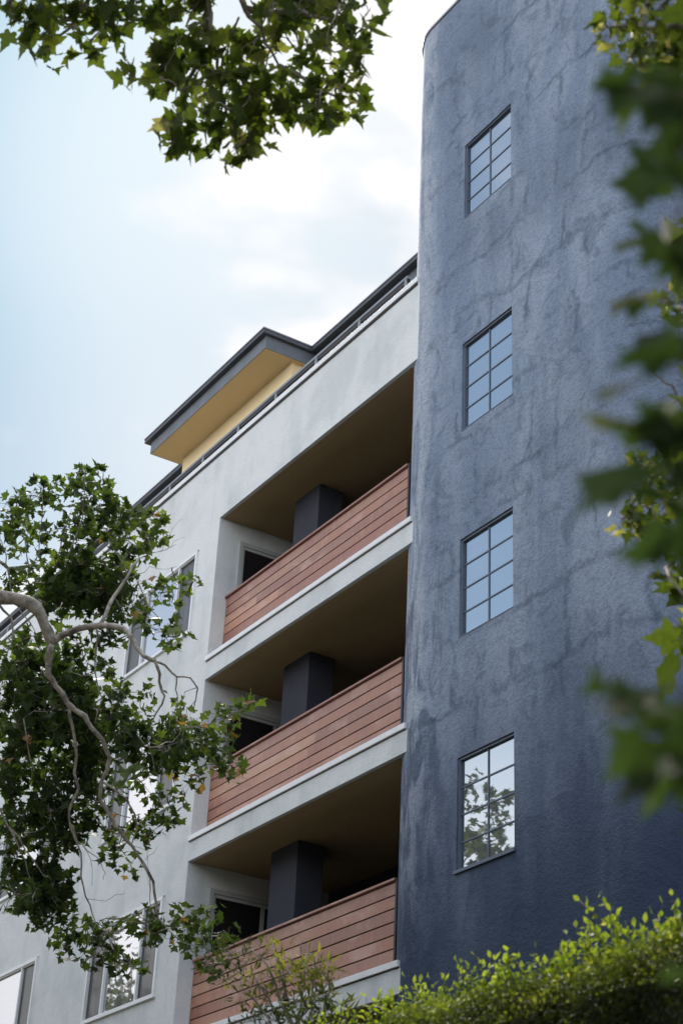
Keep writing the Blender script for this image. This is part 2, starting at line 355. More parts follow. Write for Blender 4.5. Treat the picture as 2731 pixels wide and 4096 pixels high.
# ------------------------------------------------------------------ the setting: ground, road, pavement
def ground_mat(name, a, b, scale):
    m, nt, bs = mat(name); co = objco(nt)
    c = mix(nt, a, b, step(nt, noise(nt, scale, 6, 0.65, co), 0.35, 0.65)); nt.links.new(c, bs.inputs['Base Color'])
    bs.inputs['Roughness'].default_value = 0.9; bump(nt, bs, noise(nt, scale*12, 4, 0.6, co), 0.5, 0.02); return m
b = MB(); b.box(-900, 900, -900, 900, -1.0, -0.13); tag(b.build('ground', ground_mat('dry_grass', (0.06, 0.08, 0.03), (0.12, 0.11, 0.06), 0.6)), kind='structure')
b = MB(); b.box(-300, 300, -11.0, -2.5, -0.13, -0.10); tag(b.build('road', ground_mat('asphalt', (0.045, 0.045, 0.047), (0.065, 0.064, 0.062), 1.2)), kind='structure')
b = MB(); b.box(-300, 300, -2.5, 1.2, -0.13, 0.0); tag(b.build('pavement', ground_mat('concrete_paving', (0.22, 0.21, 0.20), (0.30, 0.29, 0.27), 0.8), None, 0.02), kind='structure')

# ------------------------------------------------------------------ the apartment building
E = 1.6     # eye height: every height below was measured from the eye
bld = empty('apartment_building', (-19.0, 11.0, 0))
tag(bld, 'pale grey apartment block with red wood balconies and a tall slate blue rounded tower', 'apartment block')
bld_inv = Vector(bld.location)
def part(mb, name, mt, parent=None, bevel=0.0):
    """link a part under the building, keeping its mesh in place"""
    root = parent if parent is not None else bld
    o = mb.build(name, mt, root, bevel)
    w = Vector(root.location) if root is bld else bld_inv*0
    o.location = -bld_inv if root is bld else (0, 0, 0)
    return o
def holed_wall(mb, x0, x1, z0, z1, holes, Y, T):
    xs = sorted(set([x0, x1] + [h[0] for h in holes] + [h[1] for h in holes]))
    zs = sorted(set([z0, z1] + [h[2] for h in holes] + [h[3] for h in holes]))
    def inhole(x, z): return any(h[0] < x < h[1] and h[2] < z < h[3] for h in holes)
    def ref(l, mx):
        out = []
        for a, b_ in zip(l[:-1], l[1:]):
            n = max(1, int(math.ceil((b_-a)/mx)))
            out += [a+(b_-a)*k/n for k in range(n)]
        return out+[l[-1]]
    xs = ref(xs, 4.0); zs = ref(zs, 4.0)
    for a, b_ in zip(xs[:-1], xs[1:]):
        for c, d in zip(zs[:-1], zs[1:]):
            if inhole((a+b_)/2, (c+d)/2): continue
            mb.quad((a, Y, c), (b_, Y, c), (b_, Y, d), (a, Y, d))
            mb.quad((a, Y+T, c), (a, Y+T, d), (b_, Y+T, d), (b_, Y+T, c))
    for (a, b_, c, d) in holes:
        mb.quad((a, Y, c), (a, Y, d), (a, Y+T, d), (a, Y+T, c)); mb.quad((b_, Y, c), (b_, Y+T, c), (b_, Y+T, d), (b_, Y, d))
        mb.quad((a, Y, c), (a, Y+T, c), (b_, Y+T, c), (b_, Y, c)); mb.quad((a, Y, d), (b_, Y, d), (b_, Y+T, d), (a, Y+T, d))
    mb.quad((x0, Y, z0), (x0, Y+T, z0), (x0, Y+T, z1), (x0, Y, z1))
    mb.quad((x0, Y, z1), (x1, Y, z1), (x1, Y+T, z1), (x0, Y+T, z1))

XL, XR, XE = -22.17, -16.20, -46.0
LEV = [(2.04, 4.73), (5.03, 7.72), (8.02, 10.70), (11.01, 13.67)]     # floor edge, ceiling of the four recessed balconies
RC = 0.10                                                             # rounded plaster arris left of the balconies
win_cols = [(-25.41, -22.86), (-30.17, -27.62), (-35.2, -32.65)]
win_rows = [(2.82, 4.34), (5.82, 7.34), (8.81, 10.33), (11.80, 13.32)]
holes = [(XL-RC, XR, a+E, b_+E) for a, b_ in LEV]
holes = [(XL, XR, a+E, b_+E) for a, b_ in LEV]
wh = [(c[0], c[1], r[0]+E, r[1]+E) for c in win_cols for r in win_rows]
mb = MB(); holed_wall(mb, XE, XR, 0.0, 15.03+E, holes+wh, 11.0, 0.30)
# side wall, back wall of the recesses
wall = part(mb, 'wall', M['wall'])
def bm_weld(o):
    import bmesh
    bm = bmesh.new(); bm.from_mesh(o.data); bmesh.ops.remove_doubles(bm, verts=bm.verts, dist=0.0005); bm.to_mesh(o.data); bm.free()
bm_weld(wall)
mod = wall.modifiers.new('bevel', 'BEVEL'); mod.width = 0.028; mod.segments = 3; mod.limit_method = 'ANGLE'; mod.angle_limit = math.radians(60)
for a, b_ in LEV:
    mb = MB(); mb.box(XL-0.25, XL-0.0005, 11.3005, 13.6, a+E-0.2, b_+E+0.1); part(mb, 'recess_side_wall', M['wall'])
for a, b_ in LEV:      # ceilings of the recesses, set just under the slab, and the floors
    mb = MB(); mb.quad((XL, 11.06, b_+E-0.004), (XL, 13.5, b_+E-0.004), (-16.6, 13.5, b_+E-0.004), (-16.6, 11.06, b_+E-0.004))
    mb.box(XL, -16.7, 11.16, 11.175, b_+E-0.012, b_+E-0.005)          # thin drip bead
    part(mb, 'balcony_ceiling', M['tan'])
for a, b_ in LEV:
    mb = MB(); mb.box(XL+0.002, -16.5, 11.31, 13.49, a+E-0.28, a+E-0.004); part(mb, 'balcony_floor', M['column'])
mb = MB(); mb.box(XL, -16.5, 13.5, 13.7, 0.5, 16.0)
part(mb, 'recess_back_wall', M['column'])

# coping, parapet cap
for a, b_ in LEV:
    mb = MB(); mb.box(XL-0.02, -16.39, 10.965, 11.34, a+E+0.010, a+E+0.088)
    cp = part(mb, 'coping', M['cap'], None, 0.004)
    mb = MB(); mb.box(XL-0.01, -16.39, 10.993, 11.34, a+E-0.004, a+E+0.0095); mb.build('joint', M['dark'], cp)  # thin dark strip drawn as the shadow line under the coping
mb = MB(); mb.box(XE, -16.39, 10.962, 11.33, 15.035+E, 15.13+E)
part(mb, 'parapet_cap', M['cap'], None, 0.006)
mb = MB(); mb.box(XE, -16.42, 10.985, 10.998, 15.00+E, 15.034+E)
part(mb, 'parapet_shadow_strip', M['dark'])  # near-black strip in place of the shadow the cap throws

# board railings of the balconies
for lv, (a, b_) in enumerate(LEV):
    top = a+E+1.24; z = top-0.030; k = 0
    mb = MB(); mb.box(XL+0.004, -16.88, 11.215, 11.295, top-0.028, top)
    random.seed(lv)
    while z > a+E+0.12:
        z1 = z-0.020; z0 = max(z-0.166, a+E+0.10); joint = random.uniform(XL+1, -18)
        mb.box(XL+0.004, joint, 11.25+random.uniform(0, .002), 11.275, z0, z1); mb.box(joint+0.002, -16.89, 11.25+random.uniform(0, .002), 11.275, z0, z1)
        z = z0; k += 1
    rail = part(mb, 'railing', M['wood'])
    mb = MB(); mb.box(XL+0.004, -16.89, 11.277, 11.29, a+E+0.09, top-0.03); mb.box(-16.885, -16.845, 11.235, 11.30, a+E+0.088, top-0.004)
    for q in range(5):
        x = XL+0.25+q*1.25; mb.box(x, x+0.05, 11.291, 11.34, a+E+0.085, top-0.03)
    p = mb.build('railing_frame', M['dark'], rail)

# charcoal columns in the recesses
for a, b_ in LEV:
    mb = MB(); mb.box(-20.95, -20.19, 11.74, 12.19, a+E-0.004, b_+E-0.006)
    part(mb, 'column', M['column'], None, 0.012)

# sliding doors on the side wall of each recess (they face the tower)
for a, b_ in LEV:
    y0, y1, z0, z1 = 11.40, 13.28, a+E+0.0, b_+E-0.33; X = XL
    mb = MB()
    mb.box(X-0.01, X+0.035, y0, y0+0.075, z0, z1); mb.box(X-0.01, X+0.035, y1-0.075, y1, z0, z1)
    mb.box(X-0.01, X+0.035, y0+0.075, y1-0.075, z1-0.075, z1)
    mb.box(X-0.01, X+0.018, y0+0.078, y0+0.11, z0, z1-0.078); mb.box(X-0.01, X+0.018, y0+0.11, y1-0.078, z1-0.13, z1-0.078)
    mb.box(X-0.01, X+0.014, 12.30, 12.37, z0, z1-0.132)
    d = part(mb, 'sliding_door', M['doorframe'], None, 0.004)
    mb = MB(); mb.box(X-0.008, X+0.006, y0+0.111, 12.299, z0, z1-0.132); mb.build('glass', M['door'], d)
    mb = MB(); mb.box(X-0.008, X+0.006, 12.371, y1-0.08, z0, z1-0.132); mb.build('glass', M['door'], d)

# three-light windows of the pale wall
def facade_window(x0, x1, z0, z1, seed):
    r = random.Random(seed); F = 0.055; yf = 10.965
    mb = MB()
    mb.box(x0, x1, yf, 11.10, z1-F, z1); mb.box(x0, x1, yf, 11.10, z0, z0+F)
    mb.box(x0, x0+F, yf, 11.10, z0+F, z1-F); mb.box(x1-F, x1, yf, 11.10, z0+F, z1-F)
    mb.box(x0-0.012, x1+0.012, 10.955, 10.998, z0-0.012, z0-0.001)
    m1, m2 = x0+0.66, x1-0.66
    w = part(mb, 'window', M['frame'], None, 0.004)
    mb = MB()
    for m_ in (m1, m2): mb.box(m_-0.022, m_+0.022, yf+0.012, 11.08, z0+F, z1-F)
    mb.box(x0+F, x1-F, yf+0.02, 11.05, z1-F-0.022, z1-F-0.004)
    mb.build('mullion', M['frame'], w)
    cols = [(x0+F, m1-0.022, 'screen'), (m1+0.022, m2-0.022, 'glass_c'), (m2+0.022, x1-F, 'screen')]
    for a, b_, k in cols:
        mb = MB(); t = r.uniform(-0.0015, 0.0015)
        ya, yb = 11.02, 11.02+t
        mb.quad((a, ya, z0+F), (b_, yb, z0+F), (b_, yb, z1-F), (a, ya, z1-F))
        mb.quad((a, ya+0.01, z0+F), (a, ya+0.01, z1-F), (b_, yb+0.01, z1-F), (b_, yb+0.01, z0+F))
        mb.build('pane', M[k], w)
    return w
for ci, c in enumerate(win_cols):
    for ri, r in enumerate(win_rows): facade_window(c[0], c[1], r[0]+E, r[1]+E, ci*10+ri)

# the tower: rounded corners, flat front with window openings
TX0, TX1, TY, RL, RR, TTOP = -16.16, -12.42, 10.973, 0.82, 0.75, 19.95+E
tw = [(-15.247, -14.155, 15.43, 16.80), (-15.247, -14.155, 11.86, 13.255), (-15.247, -14.155, 8.85, 10.23), (-15.247, -14.155, 5.893, 7.28)]
mb = MB(); holed_wall(mb, TX0, TX1, 0.0, TTOP, [(a, b_, c+E, d+E) for a, b_, c, d in tw], TY, 0.22)
def bulge(z):      # the plaster of the left corner swells a little below the parapet
    t = min(1, max(0, (15.2-z)/6.0)); t = t*t*(3-2*t)
    return 0.055*t + 0.012*math.sin(z*1.7) + 0.008*math.sin(z*4.1+1)
def lc(u, v):
    th = u*math.pi/2; z = v*TTOP; k = math.sin(th)
    return (TX0-RL*k - bulge(z)*k*k, TY+RL*(1-math.cos(th)), z)
mb.grid(lc, 14, 50, True, False)
def rc(u, v):
    th = u*math.pi/2; return (TX1+RR*math.sin(th), TY+RR*(1-math.cos(th)), v*TTOP)
mb.grid(rc, 14, 8, True, True)
mb.grid(lambda u, v: (lc(1, v)[0], TY+RL+u*5.0, v*TTOP), 1, 50, False, False)
mb.quad((TX1+RR, TY+RR, 0), (TX1+RR, 24, 0), (TX1+RR, 24, TTOP), (TX1+RR, TY+RR, TTOP))
mb.quad((TX0-RL, TY+0.9, TTOP-0.01), (TX1+RR, TY+0.9, TTOP-0.01), (TX1+RR, 24, TTOP-0.01), (TX0-RL, 24, TTOP-0.01))
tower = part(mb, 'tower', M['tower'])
# make all tower faces look outwards
import bmesh
bm = bmesh.new(); bm.from_mesh(tower.data); bmesh.ops.remove_doubles(bm, verts=bm.verts, dist=0.0005)
bmesh.ops.recalc_face_normals(bm, faces=bm.faces); bm.to_mesh(tower.data); bm.free()
mb = MB()
path = [lc(1, 1)] ; 
outer = [(TX0-RL, 15.0)] + [(TX0-RL*math.sin(t), TY+RL*(1-math.cos(t))) for t in np.linspace(math.pi/2, 0, 15)] + \
        [(TX1+RR*math.sin(t), TY+RR*(1-math.cos(t))) for t in np.linspace(0, math.pi/2, 13)] + [(TX1+RR, 24.0)]
def offs(pl, d):
    out = []
    for i, p in enumerate(pl):
        a = np.array(pl[max(i-1, 0)]); c = np.array(pl[min(i+1, len(pl)-1)]); t = (c-a)/max(np.linalg.norm(c-a), 1e-9)
        out.append((p[0]+t[1]*d, p[1]-t[0]*d))
    return out
o1, i1 = offs(outer, 0.022), offs(outer, -0.20)
for k in range(len(outer)-1):
    a, c, d, e = o1[k], o1[k+1], i1[k+1], i1[k]; z0, z1 = TTOP-0.03, TTOP+0.012
    mb.quad((a[0], a[1], z0), (c[0], c[1], z0), (c[0], c[1], z1), (a[0], a[1], z1), True)
    mb.quad((a[0], a[1], z1), (c[0], c[1], z1), (d[0], d[1], z1), (e[0], e[1], z1))
    mb.quad((a[0], a[1], z0), (e[0], e[1], z0), (d[0], d[1], z0), (c[0], c[1], z0))
cap = mb.build('tower_cap', M['edge'], tower)
# tower windows: two by four lights in dark sashes
for wi, (a, b_, c, d) in enumerate(tw):
    c += E; d += E; F = 0.030; y0 = TY+0.022; y1 = TY+0.10
    mb = MB(); mb.box(a, b_, y0, y1, d-F, d); mb.box(a, b_, y0, y1, c, c+F*0.7); mb.box(a, a+F, y0, y1, c+F*.7, d-F); mb.box(b_-F, b_, y0, y1, c+F*.7, d-F)
    if wi == 3: mb.box(a-0.02, b_+0.02, TY-0.03, TY+0.020, c-0.025, c+0.012)
    else: mb.box(a+0.001, b_-0.001, TY-0.006, TY+0.020, c+0.001, c+0.012)
    xm = (a+F+b_-F)/2; zz = [c+F*.7+(d-F-c-F*.7)*k/4 for k in range(5)]
    w = part(mb, 'tower_window', M['sash'])
    mb = MB(); mb.box(xm-0.009, xm+0.009, y0+0.022, y1-0.02, c+F*.7, d-F)
    for k in (1, 2, 3):
        mb.box(a+F, xm-0.009, y0+0.024, y1-0.02, zz[k]-0.009, zz[k]+0.009); mb.box(xm+0.009, b_-F, y0+0.024, y1-0.02, zz[k]-0.009, zz[k]+0.009)
    mb.build('glazing_bar', M['sash'], w)
    r = random.Random(wi+50)
    for k in range(4):
        for (p, q) in ((a+F, xm), (xm, b_-F)):
            mb = MB(); t = r.uniform(-0.0008, 0.0008); s = r.uniform(-0.0008, 0.0008); yy = y0+0.034
            mb.quad((p, yy, zz[k]), (q, yy+t, zz[k]), (q, yy+t+s, zz[k+1]), (p, yy+s, zz[k+1]))
            mb.quad((p, yy+.01, zz[k]), (p, yy+s+.01, zz[k+1]), (q, yy+t+s+.01, zz[k+1]), (q, yy+t+.01, zz[k]))
            mb.build('pane', M['glass'], w)
    mb = MB(); mb.box(a-0.05, b_+0.05, TY+0.19, TY+0.215, c-0.05, d+0.05); mb.build('window_backing', M['dark'], w)

mb = MB(); mb.box(-8.8, 12, 12.4, 24, 0, 20.5); part(mb, 'added_shade_wing', M['tower'])  # unseen wing, added to block sky light from the tower's right side

# roof storey set back behind the parapet
K = 1.1
def h(z): return z*K+E
zt, zb, zs = h(16.925), h(16.825), h(16.58)
bx0, bx1 = -28.18, -23.16
mb = MB()      # yellow walls
mb.box(-27.82, -23.36, 12.81, 15.0, 14.0+E, zs+0.01); mb.box(XE, -27.825, 13.95, 15.0, 14.0+E, zs+0.01); mb.box(-23.355, -17.1, 13.95, 15.0, 14.0+E, zs+0.01)
pent = part(mb, 'penthouse_wall', M['yellow'])
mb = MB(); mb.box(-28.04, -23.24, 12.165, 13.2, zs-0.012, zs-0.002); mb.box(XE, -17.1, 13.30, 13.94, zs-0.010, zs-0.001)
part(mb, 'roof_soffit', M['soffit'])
mb = MB()      # grey fascia band
mb.box(-28.05, -23.235, 12.145, 12.163, zs-0.014, zb); mb.box(-28.05, -28.032, 12.163, 15.0, zs-0.0142, zb); mb.box(-23.253, -23.235, 12.163, 13.28, zs-0.0142, zb)
mb.box(XE, -28.051, 13.26, 13.29, zs-0.013, zb); mb.box(-23.234, -17.05, 13.26, 13.29, zs-0.013, zb)
part(mb, 'roof_fascia', M['fascia'])
mb = MB(); mb.box(bx0, bx1, 12.045, 15.0, zb+0.001, zt-0.028); mb.box(XE, bx0-0.001, 13.115, 22.0, zb+0.002, zt-0.028); mb.box(bx1+0.001, -17.0, 13.115, 22.0, zb+0.002, zt-0.028); mb.box(bx0, bx1, 15.001, 22.0, zb+0.002, zt-0.028)
roof = part(mb, 'roof', M['trim'])
mb = MB(); mb.box(bx0-.012, bx1+.012, 12.03, 15.0, zt-0.027, zt); mb.box(XE, bx0-0.013, 13.10, 22.0, zt-0.027, zt-0.001); mb.box(bx1+0.013, -17.0, 13.10, 22.0, zt-0.027, zt-0.001)
mb.build('roof_edge', M['edge'], roof)
mb = MB(); mb.box(XE, -16.9, 11.31, 22.0, 14.0+E, 14.3+E); mb.box(XE, XE+0.3, 11.3, 22, 0, 14.0+E); mb.box(XE, -16.9, 21.7, 22, 0, 14.0+E)
part(mb, 'terrace_floor', M['column'])
# grey rail on the parapet
mb = MB(); mb.box(XE+1, -16.86, 11.10, 11.165, 15.45+E, 15.495+E)
rl = part(mb, 'terrace_rail', M['steel'])
mb = MB(); mb.box(XE+1, -16.87, 11.11, 11.165, 15.385+E, 15.449+E); mb.build('rail_shade_strip', M['dark'], rl)  # dark strip standing in for the shade under the rail
x = -16.90
while x > XE+2:
    mb = MB(); mb.box(x-0.04, x+0.02, 11.105, 11.165, 15.131+E, 15.449+E); mb.build('post', M['steel'], rl)
    x -= 1.2767

# ------------------------------------------------------------------ leaves
def leaf_template(kind):
    if kind == 'sycamore':
        half = [(0.16, -0.10), (0.34, -0.14), (0.50, -0.02), (0.43, 0.10), (0.60, 0.17), (0.84, 0.40), (0.62, 0.41), (0.48, 0.43), (0.36, 0.46), (0.36, 0.62), (0.22, 0.70)]
        pts = [(0, 0.0)] + half + [(0.0, 1.08)] + [(-a, c) for a, c in half[::-1]]
        cen = (0, 0.28)
        V = [(cen[0], cen[1], 0.0)] + [(a, c, 0.22*abs(a)**1.3 - 0.16*(c-0.3)**2) for a, c in pts]
        n = len(pts); F = [(0, 1+k, 1+(k+1) % n) for k in range(n)]
    elif kind == 'oval':
        V = [(0, 0, 0), (0.22, 0.30, 0.05), (0.24, 0.60, 0.05), (0, 1.0, -0.06), (-0.24, 0.60, 0.05), (-0.22, 0.30, 0.05), (0, 0.45, 0)]
        F = [(6, 0, 1), (6, 1, 2), (6, 2, 3), (6, 3, 4), (6, 4, 5), (6, 5, 0)]
    else:
        V = [(0, 0, 0), (0.10, 0.35, 0.03), (0, 1.0, -0.08), (-0.10, 0.35, 0.03)]; F = [(0, 1, 2), (0, 2, 3)]
    return np.array(V, float), np.array(F, int)
def leaves_mesh(name, kind, pos, nrm, drc, size, tone, mt, parent=None, warp=0.0, rng=None):
    """one mesh of many leaves: position, blade normal, tip direction, size, tone (0 dark .. 1 light)"""
    V, F = leaf_template(kind); n = len(pos)
    pos, nrm, drc = np.array(pos, float), np.array(nrm, float), np.array(drc, float); size = np.array(size, float)
    nrm /= np.linalg.norm(nrm, axis=1)[:, None]
    y = drc - nrm*(drc*nrm).sum(1)[:, None]; y /= np.maximum(np.linalg.norm(y, axis=1), 1e-6)[:, None]; x = np.cross(y, nrm)
    T = V[None, :, :]*size[:, None, None]
    if warp and rng is not None: T = T*(1+rng.normal(0, warp, (n, 1, 3))) + rng.normal(0, warp*0.35, T.shape)*size[:, None, None]*np.array([0.5, 0.5, 1.0])
    if rng is not None: T[:, :, 2] *= rng.uniform(-0.4, 2.2, n)[:, None]
    P = pos[:, None, :] + T[:, :, 0:1]*x[:, None, :] + T[:, :, 1:2]*y[:, None, :] + T[:, :, 2:3]*nrm[:, None, :]
    nv = len(V); VV = P.reshape(-1, 3); FF = (F[None] + (np.arange(n)*nv)[:, None, None]).reshape(-1, 3)
    me = bpy.data.meshes.new(name); me.vertices.add(len(VV)); me.vertices.foreach_set('co', VV.ravel())
    me.loops.add(FF.size); me.loops.foreach_set('vertex_index', FF.ravel()); me.polygons.add(len(FF))
    me.polygons.foreach_set('loop_start', np.arange(0, FF.size, 3)); me.polygons.foreach_set('loop_total', np.full(len(FF), 3))
    me.update(calc_edges=True)
    at_ = me.attributes.new('tone', 'FLOAT', 'POINT'); at_.data.foreach_set('value', np.repeat(np.array(tone, float), nv))
    me.polygons.foreach_set('use_smooth', np.ones(len(FF), bool))
    me.materials.append(mt); o = bpy.data.objects.new(name, me); COL.objects.link(o)
    if parent is not None: o.parent = parent
    return o
class Tree:
    def __init__(s, name, label, cat, base, seed):
        s.root = empty(name, base); tag(s.root, label, cat); s.rng = np.random.default_rng(seed)
        s.b = MB(); s.nodes = []; s.P = []; s.Nn = []; s.D = []; s.S = []; s.T = []; s.base = Vector(base); s.k = 1.0
    def limb(s, pts, r0, r1, n=3, wob=0.06, sides=7):
        r0 *= s.k; r1 *= s.k
        q = sub(pts, n, wob, s.rng); k = len(q); R = [r0+(r1-r0)*i/(k-1) for i in range(k)]
        R = [r*(1+s.rng.normal(0, 0.07)) for r in R]
        s.b.tube(q, R, sides); s.nodes += [p for p in q]
    def cluster(s, c, rad, n, size, tone=0.4, spread=0.25, twig=True, tr=0.006, down=0.3, flat=0.6):
        c = np.array(c, float); rg = s.rng
        tr = tr*(0.6 if s.k < 1 else 1)
        if twig and s.nodes:
            A = np.array(s.nodes); i = np.argmin(((A-c)**2).sum(1)); a = A[i]; L = np.linalg.norm(c-a)
            if L > 0.05:
                m_ = (a+c)/2 + rg.normal(0, 0.10*L, 3); q = sub([a, m_, c], 3, 0.05, rg)
                s.b.tube(q, [tr*(1.6-1.1*k/(len(q)-1)) for k in range(len(q))], 4)
                s.nodes += [q[2], q[4], c]
        for _ in range(n):
            d = rg.normal(0, 1, 3); d /= np.linalg.norm(d); p = c + d*rad*rg.uniform(0.15, 1)**0.6
            nn = np.array([0, 0, 1.0])*flat + rg.normal(0, 0.55, 3)
            tip = d*0.7 + rg.normal(0, 0.5, 3) + np.array([0, 0, -down])
            s.P.append(p); s.Nn.append(nn); s.D.append(tip); s.S.append(size*rg.uniform(0.6, 1.15))
            s.T.append(min(1, max(0, tone + rg.normal(0, spread))))
            if rg.random() < 0.25: s.b.tube([c, (p+c)/2+rg.normal(0, .02, 3), p], [0.003, 0.0025, 0.002], 3)
    def leaf(s, p, n, tip, size, tone):
        s.P.append(p); s.Nn.append(n); s.D.append(tip); s.S.append(size); s.T.append(tone)
    def finish(s, mt, kind='sycamore', bark='bark'):
        t = s.b.build('trunk', M[bark], s.root); t.location = -s.base
        c = leaves_mesh('crown', kind, s.P, s.Nn, s.D, s.S, s.T, mt, s.root, 0.10, s.rng); c.location = -s.base
        return s.root

def px(l, d):
    d = d-0.9 if not isinstance(d, list) else [q-0.9 for q in d]
    return [at(x, y, d) if not isinstance(d, (list, tuple)) else at(x, y, d[i]) for i, (x, y) in enumerate(l)]

# --- the sycamore on the left, its limbs hanging in front of the pale wall
DL = 16.0
tb = at(-260, 1400, DL+0.4)
T1 = Tree('sycamore_tree', 'dark green sycamore with crooked bare limbs in front of the pale wall', 'tree', (tb[0], tb[1], 0), 11)
T1.limb([(tb[0]+.1, tb[1], -0.1), (tb[0], tb[1], 4), tb, tb+np.array([0.2, 0.2, 3.5])], 0.30, 0.12, 5, 0.01, 12)
L = T1.limb; T1.k = 0.42
L([at(-250, 1440, DL+.4)]+px([(-120, 1372), (0, 1371), (35, 1376), (70, 1386), (90, 1402), (103, 1435), (115, 1462), (122, 1483)], DL), 0.17, 0.10, 2, 0.015, 10)
L(px([(118, 1478), (145, 1458), (180, 1444), (225, 1437), (262, 1436), (286, 1444), (302, 1464), (313, 1486), (330, 1505), (357, 1519)], [DL, DL, DL-.1, DL-.2, DL-.3, DL-.4, DL-.5, DL-.6, DL-.7, DL-.8]), 0.078, 0.042, 2, 0.03, 9)
L(px([(357, 1519), (381, 1528), (406, 1552), (436, 1557), (454, 1579), (450, 1608), (443, 1638)], DL-.8), 0.028, 0.010, 2, 0.06)
L(px([(357, 1519), (366, 1546), (370, 1583), (375, 1597), (357, 1641), (344, 1682)], DL-.9), 0.036, 0.012, 2, 0.06)
L(px([(406, 1552), (403, 1583), (410, 1612), (392, 1649), (388, 1680)], DL-.8), 0.016, 0.006, 2, 0.06)
L(px([(450, 1608), (432, 1628), (424, 1655)], DL-.8), 0.010, 0.005, 2, 0.06); L(px([(454, 1579), (425, 1590), (412, 1614)], DL-.8), 0.010, 0.005, 2, 0.06)
L(px([(230, 1436), (249, 1396), (264, 1367), (289, 1330), (306, 1300), (318, 1284)], [DL-.2, DL, DL+.2, DL+.3, DL+.4, DL+.5]), 0.050, 0.026, 2, 0.03, 8)
L(px([(293, 1320), (285, 1300), (264, 1264), (249, 1238)], DL+.4), 0.020, 0.008, 2, 0.05)
L(px([(318, 1284), (350, 1272), (380, 1262), (405, 1250)], DL+.5), 0.011, 0.004, 2, 0.05)
L(px([(370, 1268), (385, 1240), (400, 1215), (420, 1190)], DL+.5), 0.006, 0.003, 2, 0.06); L(px([(385, 1262), (400, 1245), (425, 1233)], DL+.5), 0.005, 0.003, 2, 0.06)
L(px([(289, 1330), (320, 1318), (345, 1305), (380, 1308), (410, 1300)], DL+.4), 0.009, 0.003, 2, 0.05)
L(px([(315, 1335), (326, 1352), (335, 1380), (352, 1405), (365, 1420)], DL+.2), 0.016, 0.008, 2, 0.05)
L(px([(315, 1332), (345, 1342), (372, 1352), (395, 1372)], DL+.2), 0.008, 0.004, 2, 0.06)
L(px([(120, 1480), (112, 1510), (110, 1546), (128, 1575), (143, 1592), (154, 1612), (175, 1630), (195, 1646), (212, 1671), (234, 1698), (254, 1738), (247, 1768), (234, 1793), (227, 1833), (253, 1877), (278, 1910), (304, 1943), (330, 1984), (352, 2024), (359, 2079), (362, 2110)], DL-.3), 0.072, 0.026, 2, 0.04, 8)
L(px([(238, 1797), (264, 1815), (286, 1833), (311, 1870), (317, 1903), (304, 1936)], DL-.4), 0.026, 0.012, 2, 0.04)
L(px([(311, 1870), (290, 1895), (268, 1918)], DL-.4), 0.012, 0.007, 2, 0.05); L(px([(300, 1878), (262, 1866), (238, 1842)], DL-.4), 0.010, 0.005, 2, 0.05)
L(px([(330, 1984), (346, 2020), (345, 2060), (344, 2095)], DL-.4), 0.014, 0.008, 2, 0.05)
L(px([(352, 1905), (340, 1950), (338, 2000), (345, 2040)], DL-.5), 0.006, 0.004, 2, 0.05)
L(px([(154, 1612), (160, 1640), (168, 1668), (176, 1738), (179, 1811), (160, 1859), (161, 1899), (170, 1925), (186, 1960), (188, 2010), (198, 2060), (212, 2097), (222, 2125)], DL-.2), 0.038, 0.011, 2, 0.03, 7)
L(px([(161, 1890), (175, 1935), (201, 1954), (220, 1965), (234, 1984), (243, 2005), (238, 2020)], DL-.3), 0.015, 0.005, 2, 0.06)
L(px([(200, 1955), (210, 1990), (212, 2035)], DL-.3), 0.007, 0.004, 2, 0.05); L(px([(198, 2064), (240, 2070), (268, 2054), (288, 2052)], DL-.3), 0.007, 0.004, 2, 0.05)
L(px([(225, 1940), (250, 1948)], DL-.3), 0.007, 0.004, 2, 0.05); L(px([(304, 1943), (330, 1948), (345, 1955)], DL-.3), 0.007, 0.004, 2, 0.05)
L(px([(334, 1975), (352, 1960), (363, 1944)], DL-.3), 0.006, 0.004, 2, 0.05)
L(px([(220, 1436), (225, 1491), (218, 1546), (232, 1605), (218, 1663)], DL+.2), 0.024, 0.010, 2, 0.04)
L(px([(218, 1546), (190, 1552), (160, 1543)], DL+.2), 0.012, 0.006, 2, 0.05); L(px([(240, 1516), (262, 1530), (262, 1570), (252, 1605)], DL+.2), 0.009, 0.005, 2, 0.05)
L([at(-200, 1330, DL+1.2)]+px([(0, 1290), (20, 1305), (73, 1301), (130, 1298), (183, 1296), (234, 1286), (264, 1268), (290, 1240)], DL+2.0), 0.060, 0.014, 2, 0.03)
L(px([(18, 1305), (24, 1350), (40, 1385), (70, 1430), (85, 1460)], DL+.7), 0.022, 0.008, 2, 0.05)
L(px([(0, 1390), (25, 1415), (30, 1460), (18, 1500), (22, 1545)], DL+.5), 0.032, 0.010, 2, 0.05)
L(px([(66, 1296), (62, 1260), (52, 1225)], DL+.6), 0.016, 0.008, 2, 0.05); L(px([(150, 1298), (190, 1190), (195, 1130), (196, 1085)], DL+.6), 0.018, 0.005, 2, 0.04)
L(px([(75, 1300), (90, 1240), (100, 1190), (98, 1140)], DL+.6), 0.014, 0.005, 2, 0.05); L(px([(130, 1298), (150, 1215), (165, 1170)], DL+.6), 0.012, 0.005, 2, 0.05)
L([at(-180, 1700, DL+.3)]+px([(0, 1860), (22, 1899), (44, 1925), (77, 1976), (100, 2010)], DL+.3), 0.034, 0.010, 2, 0.04)
L(px([(22, 1899), (50, 1960), (66, 2000), (80, 2040)], DL+.2), 0.02, 0.008, 2, 0.04)
L(px([(55, 1650), (66, 1700), (75, 1760), (70, 1800)], DL+.3), 0.018, 0.008, 2, 0.05)
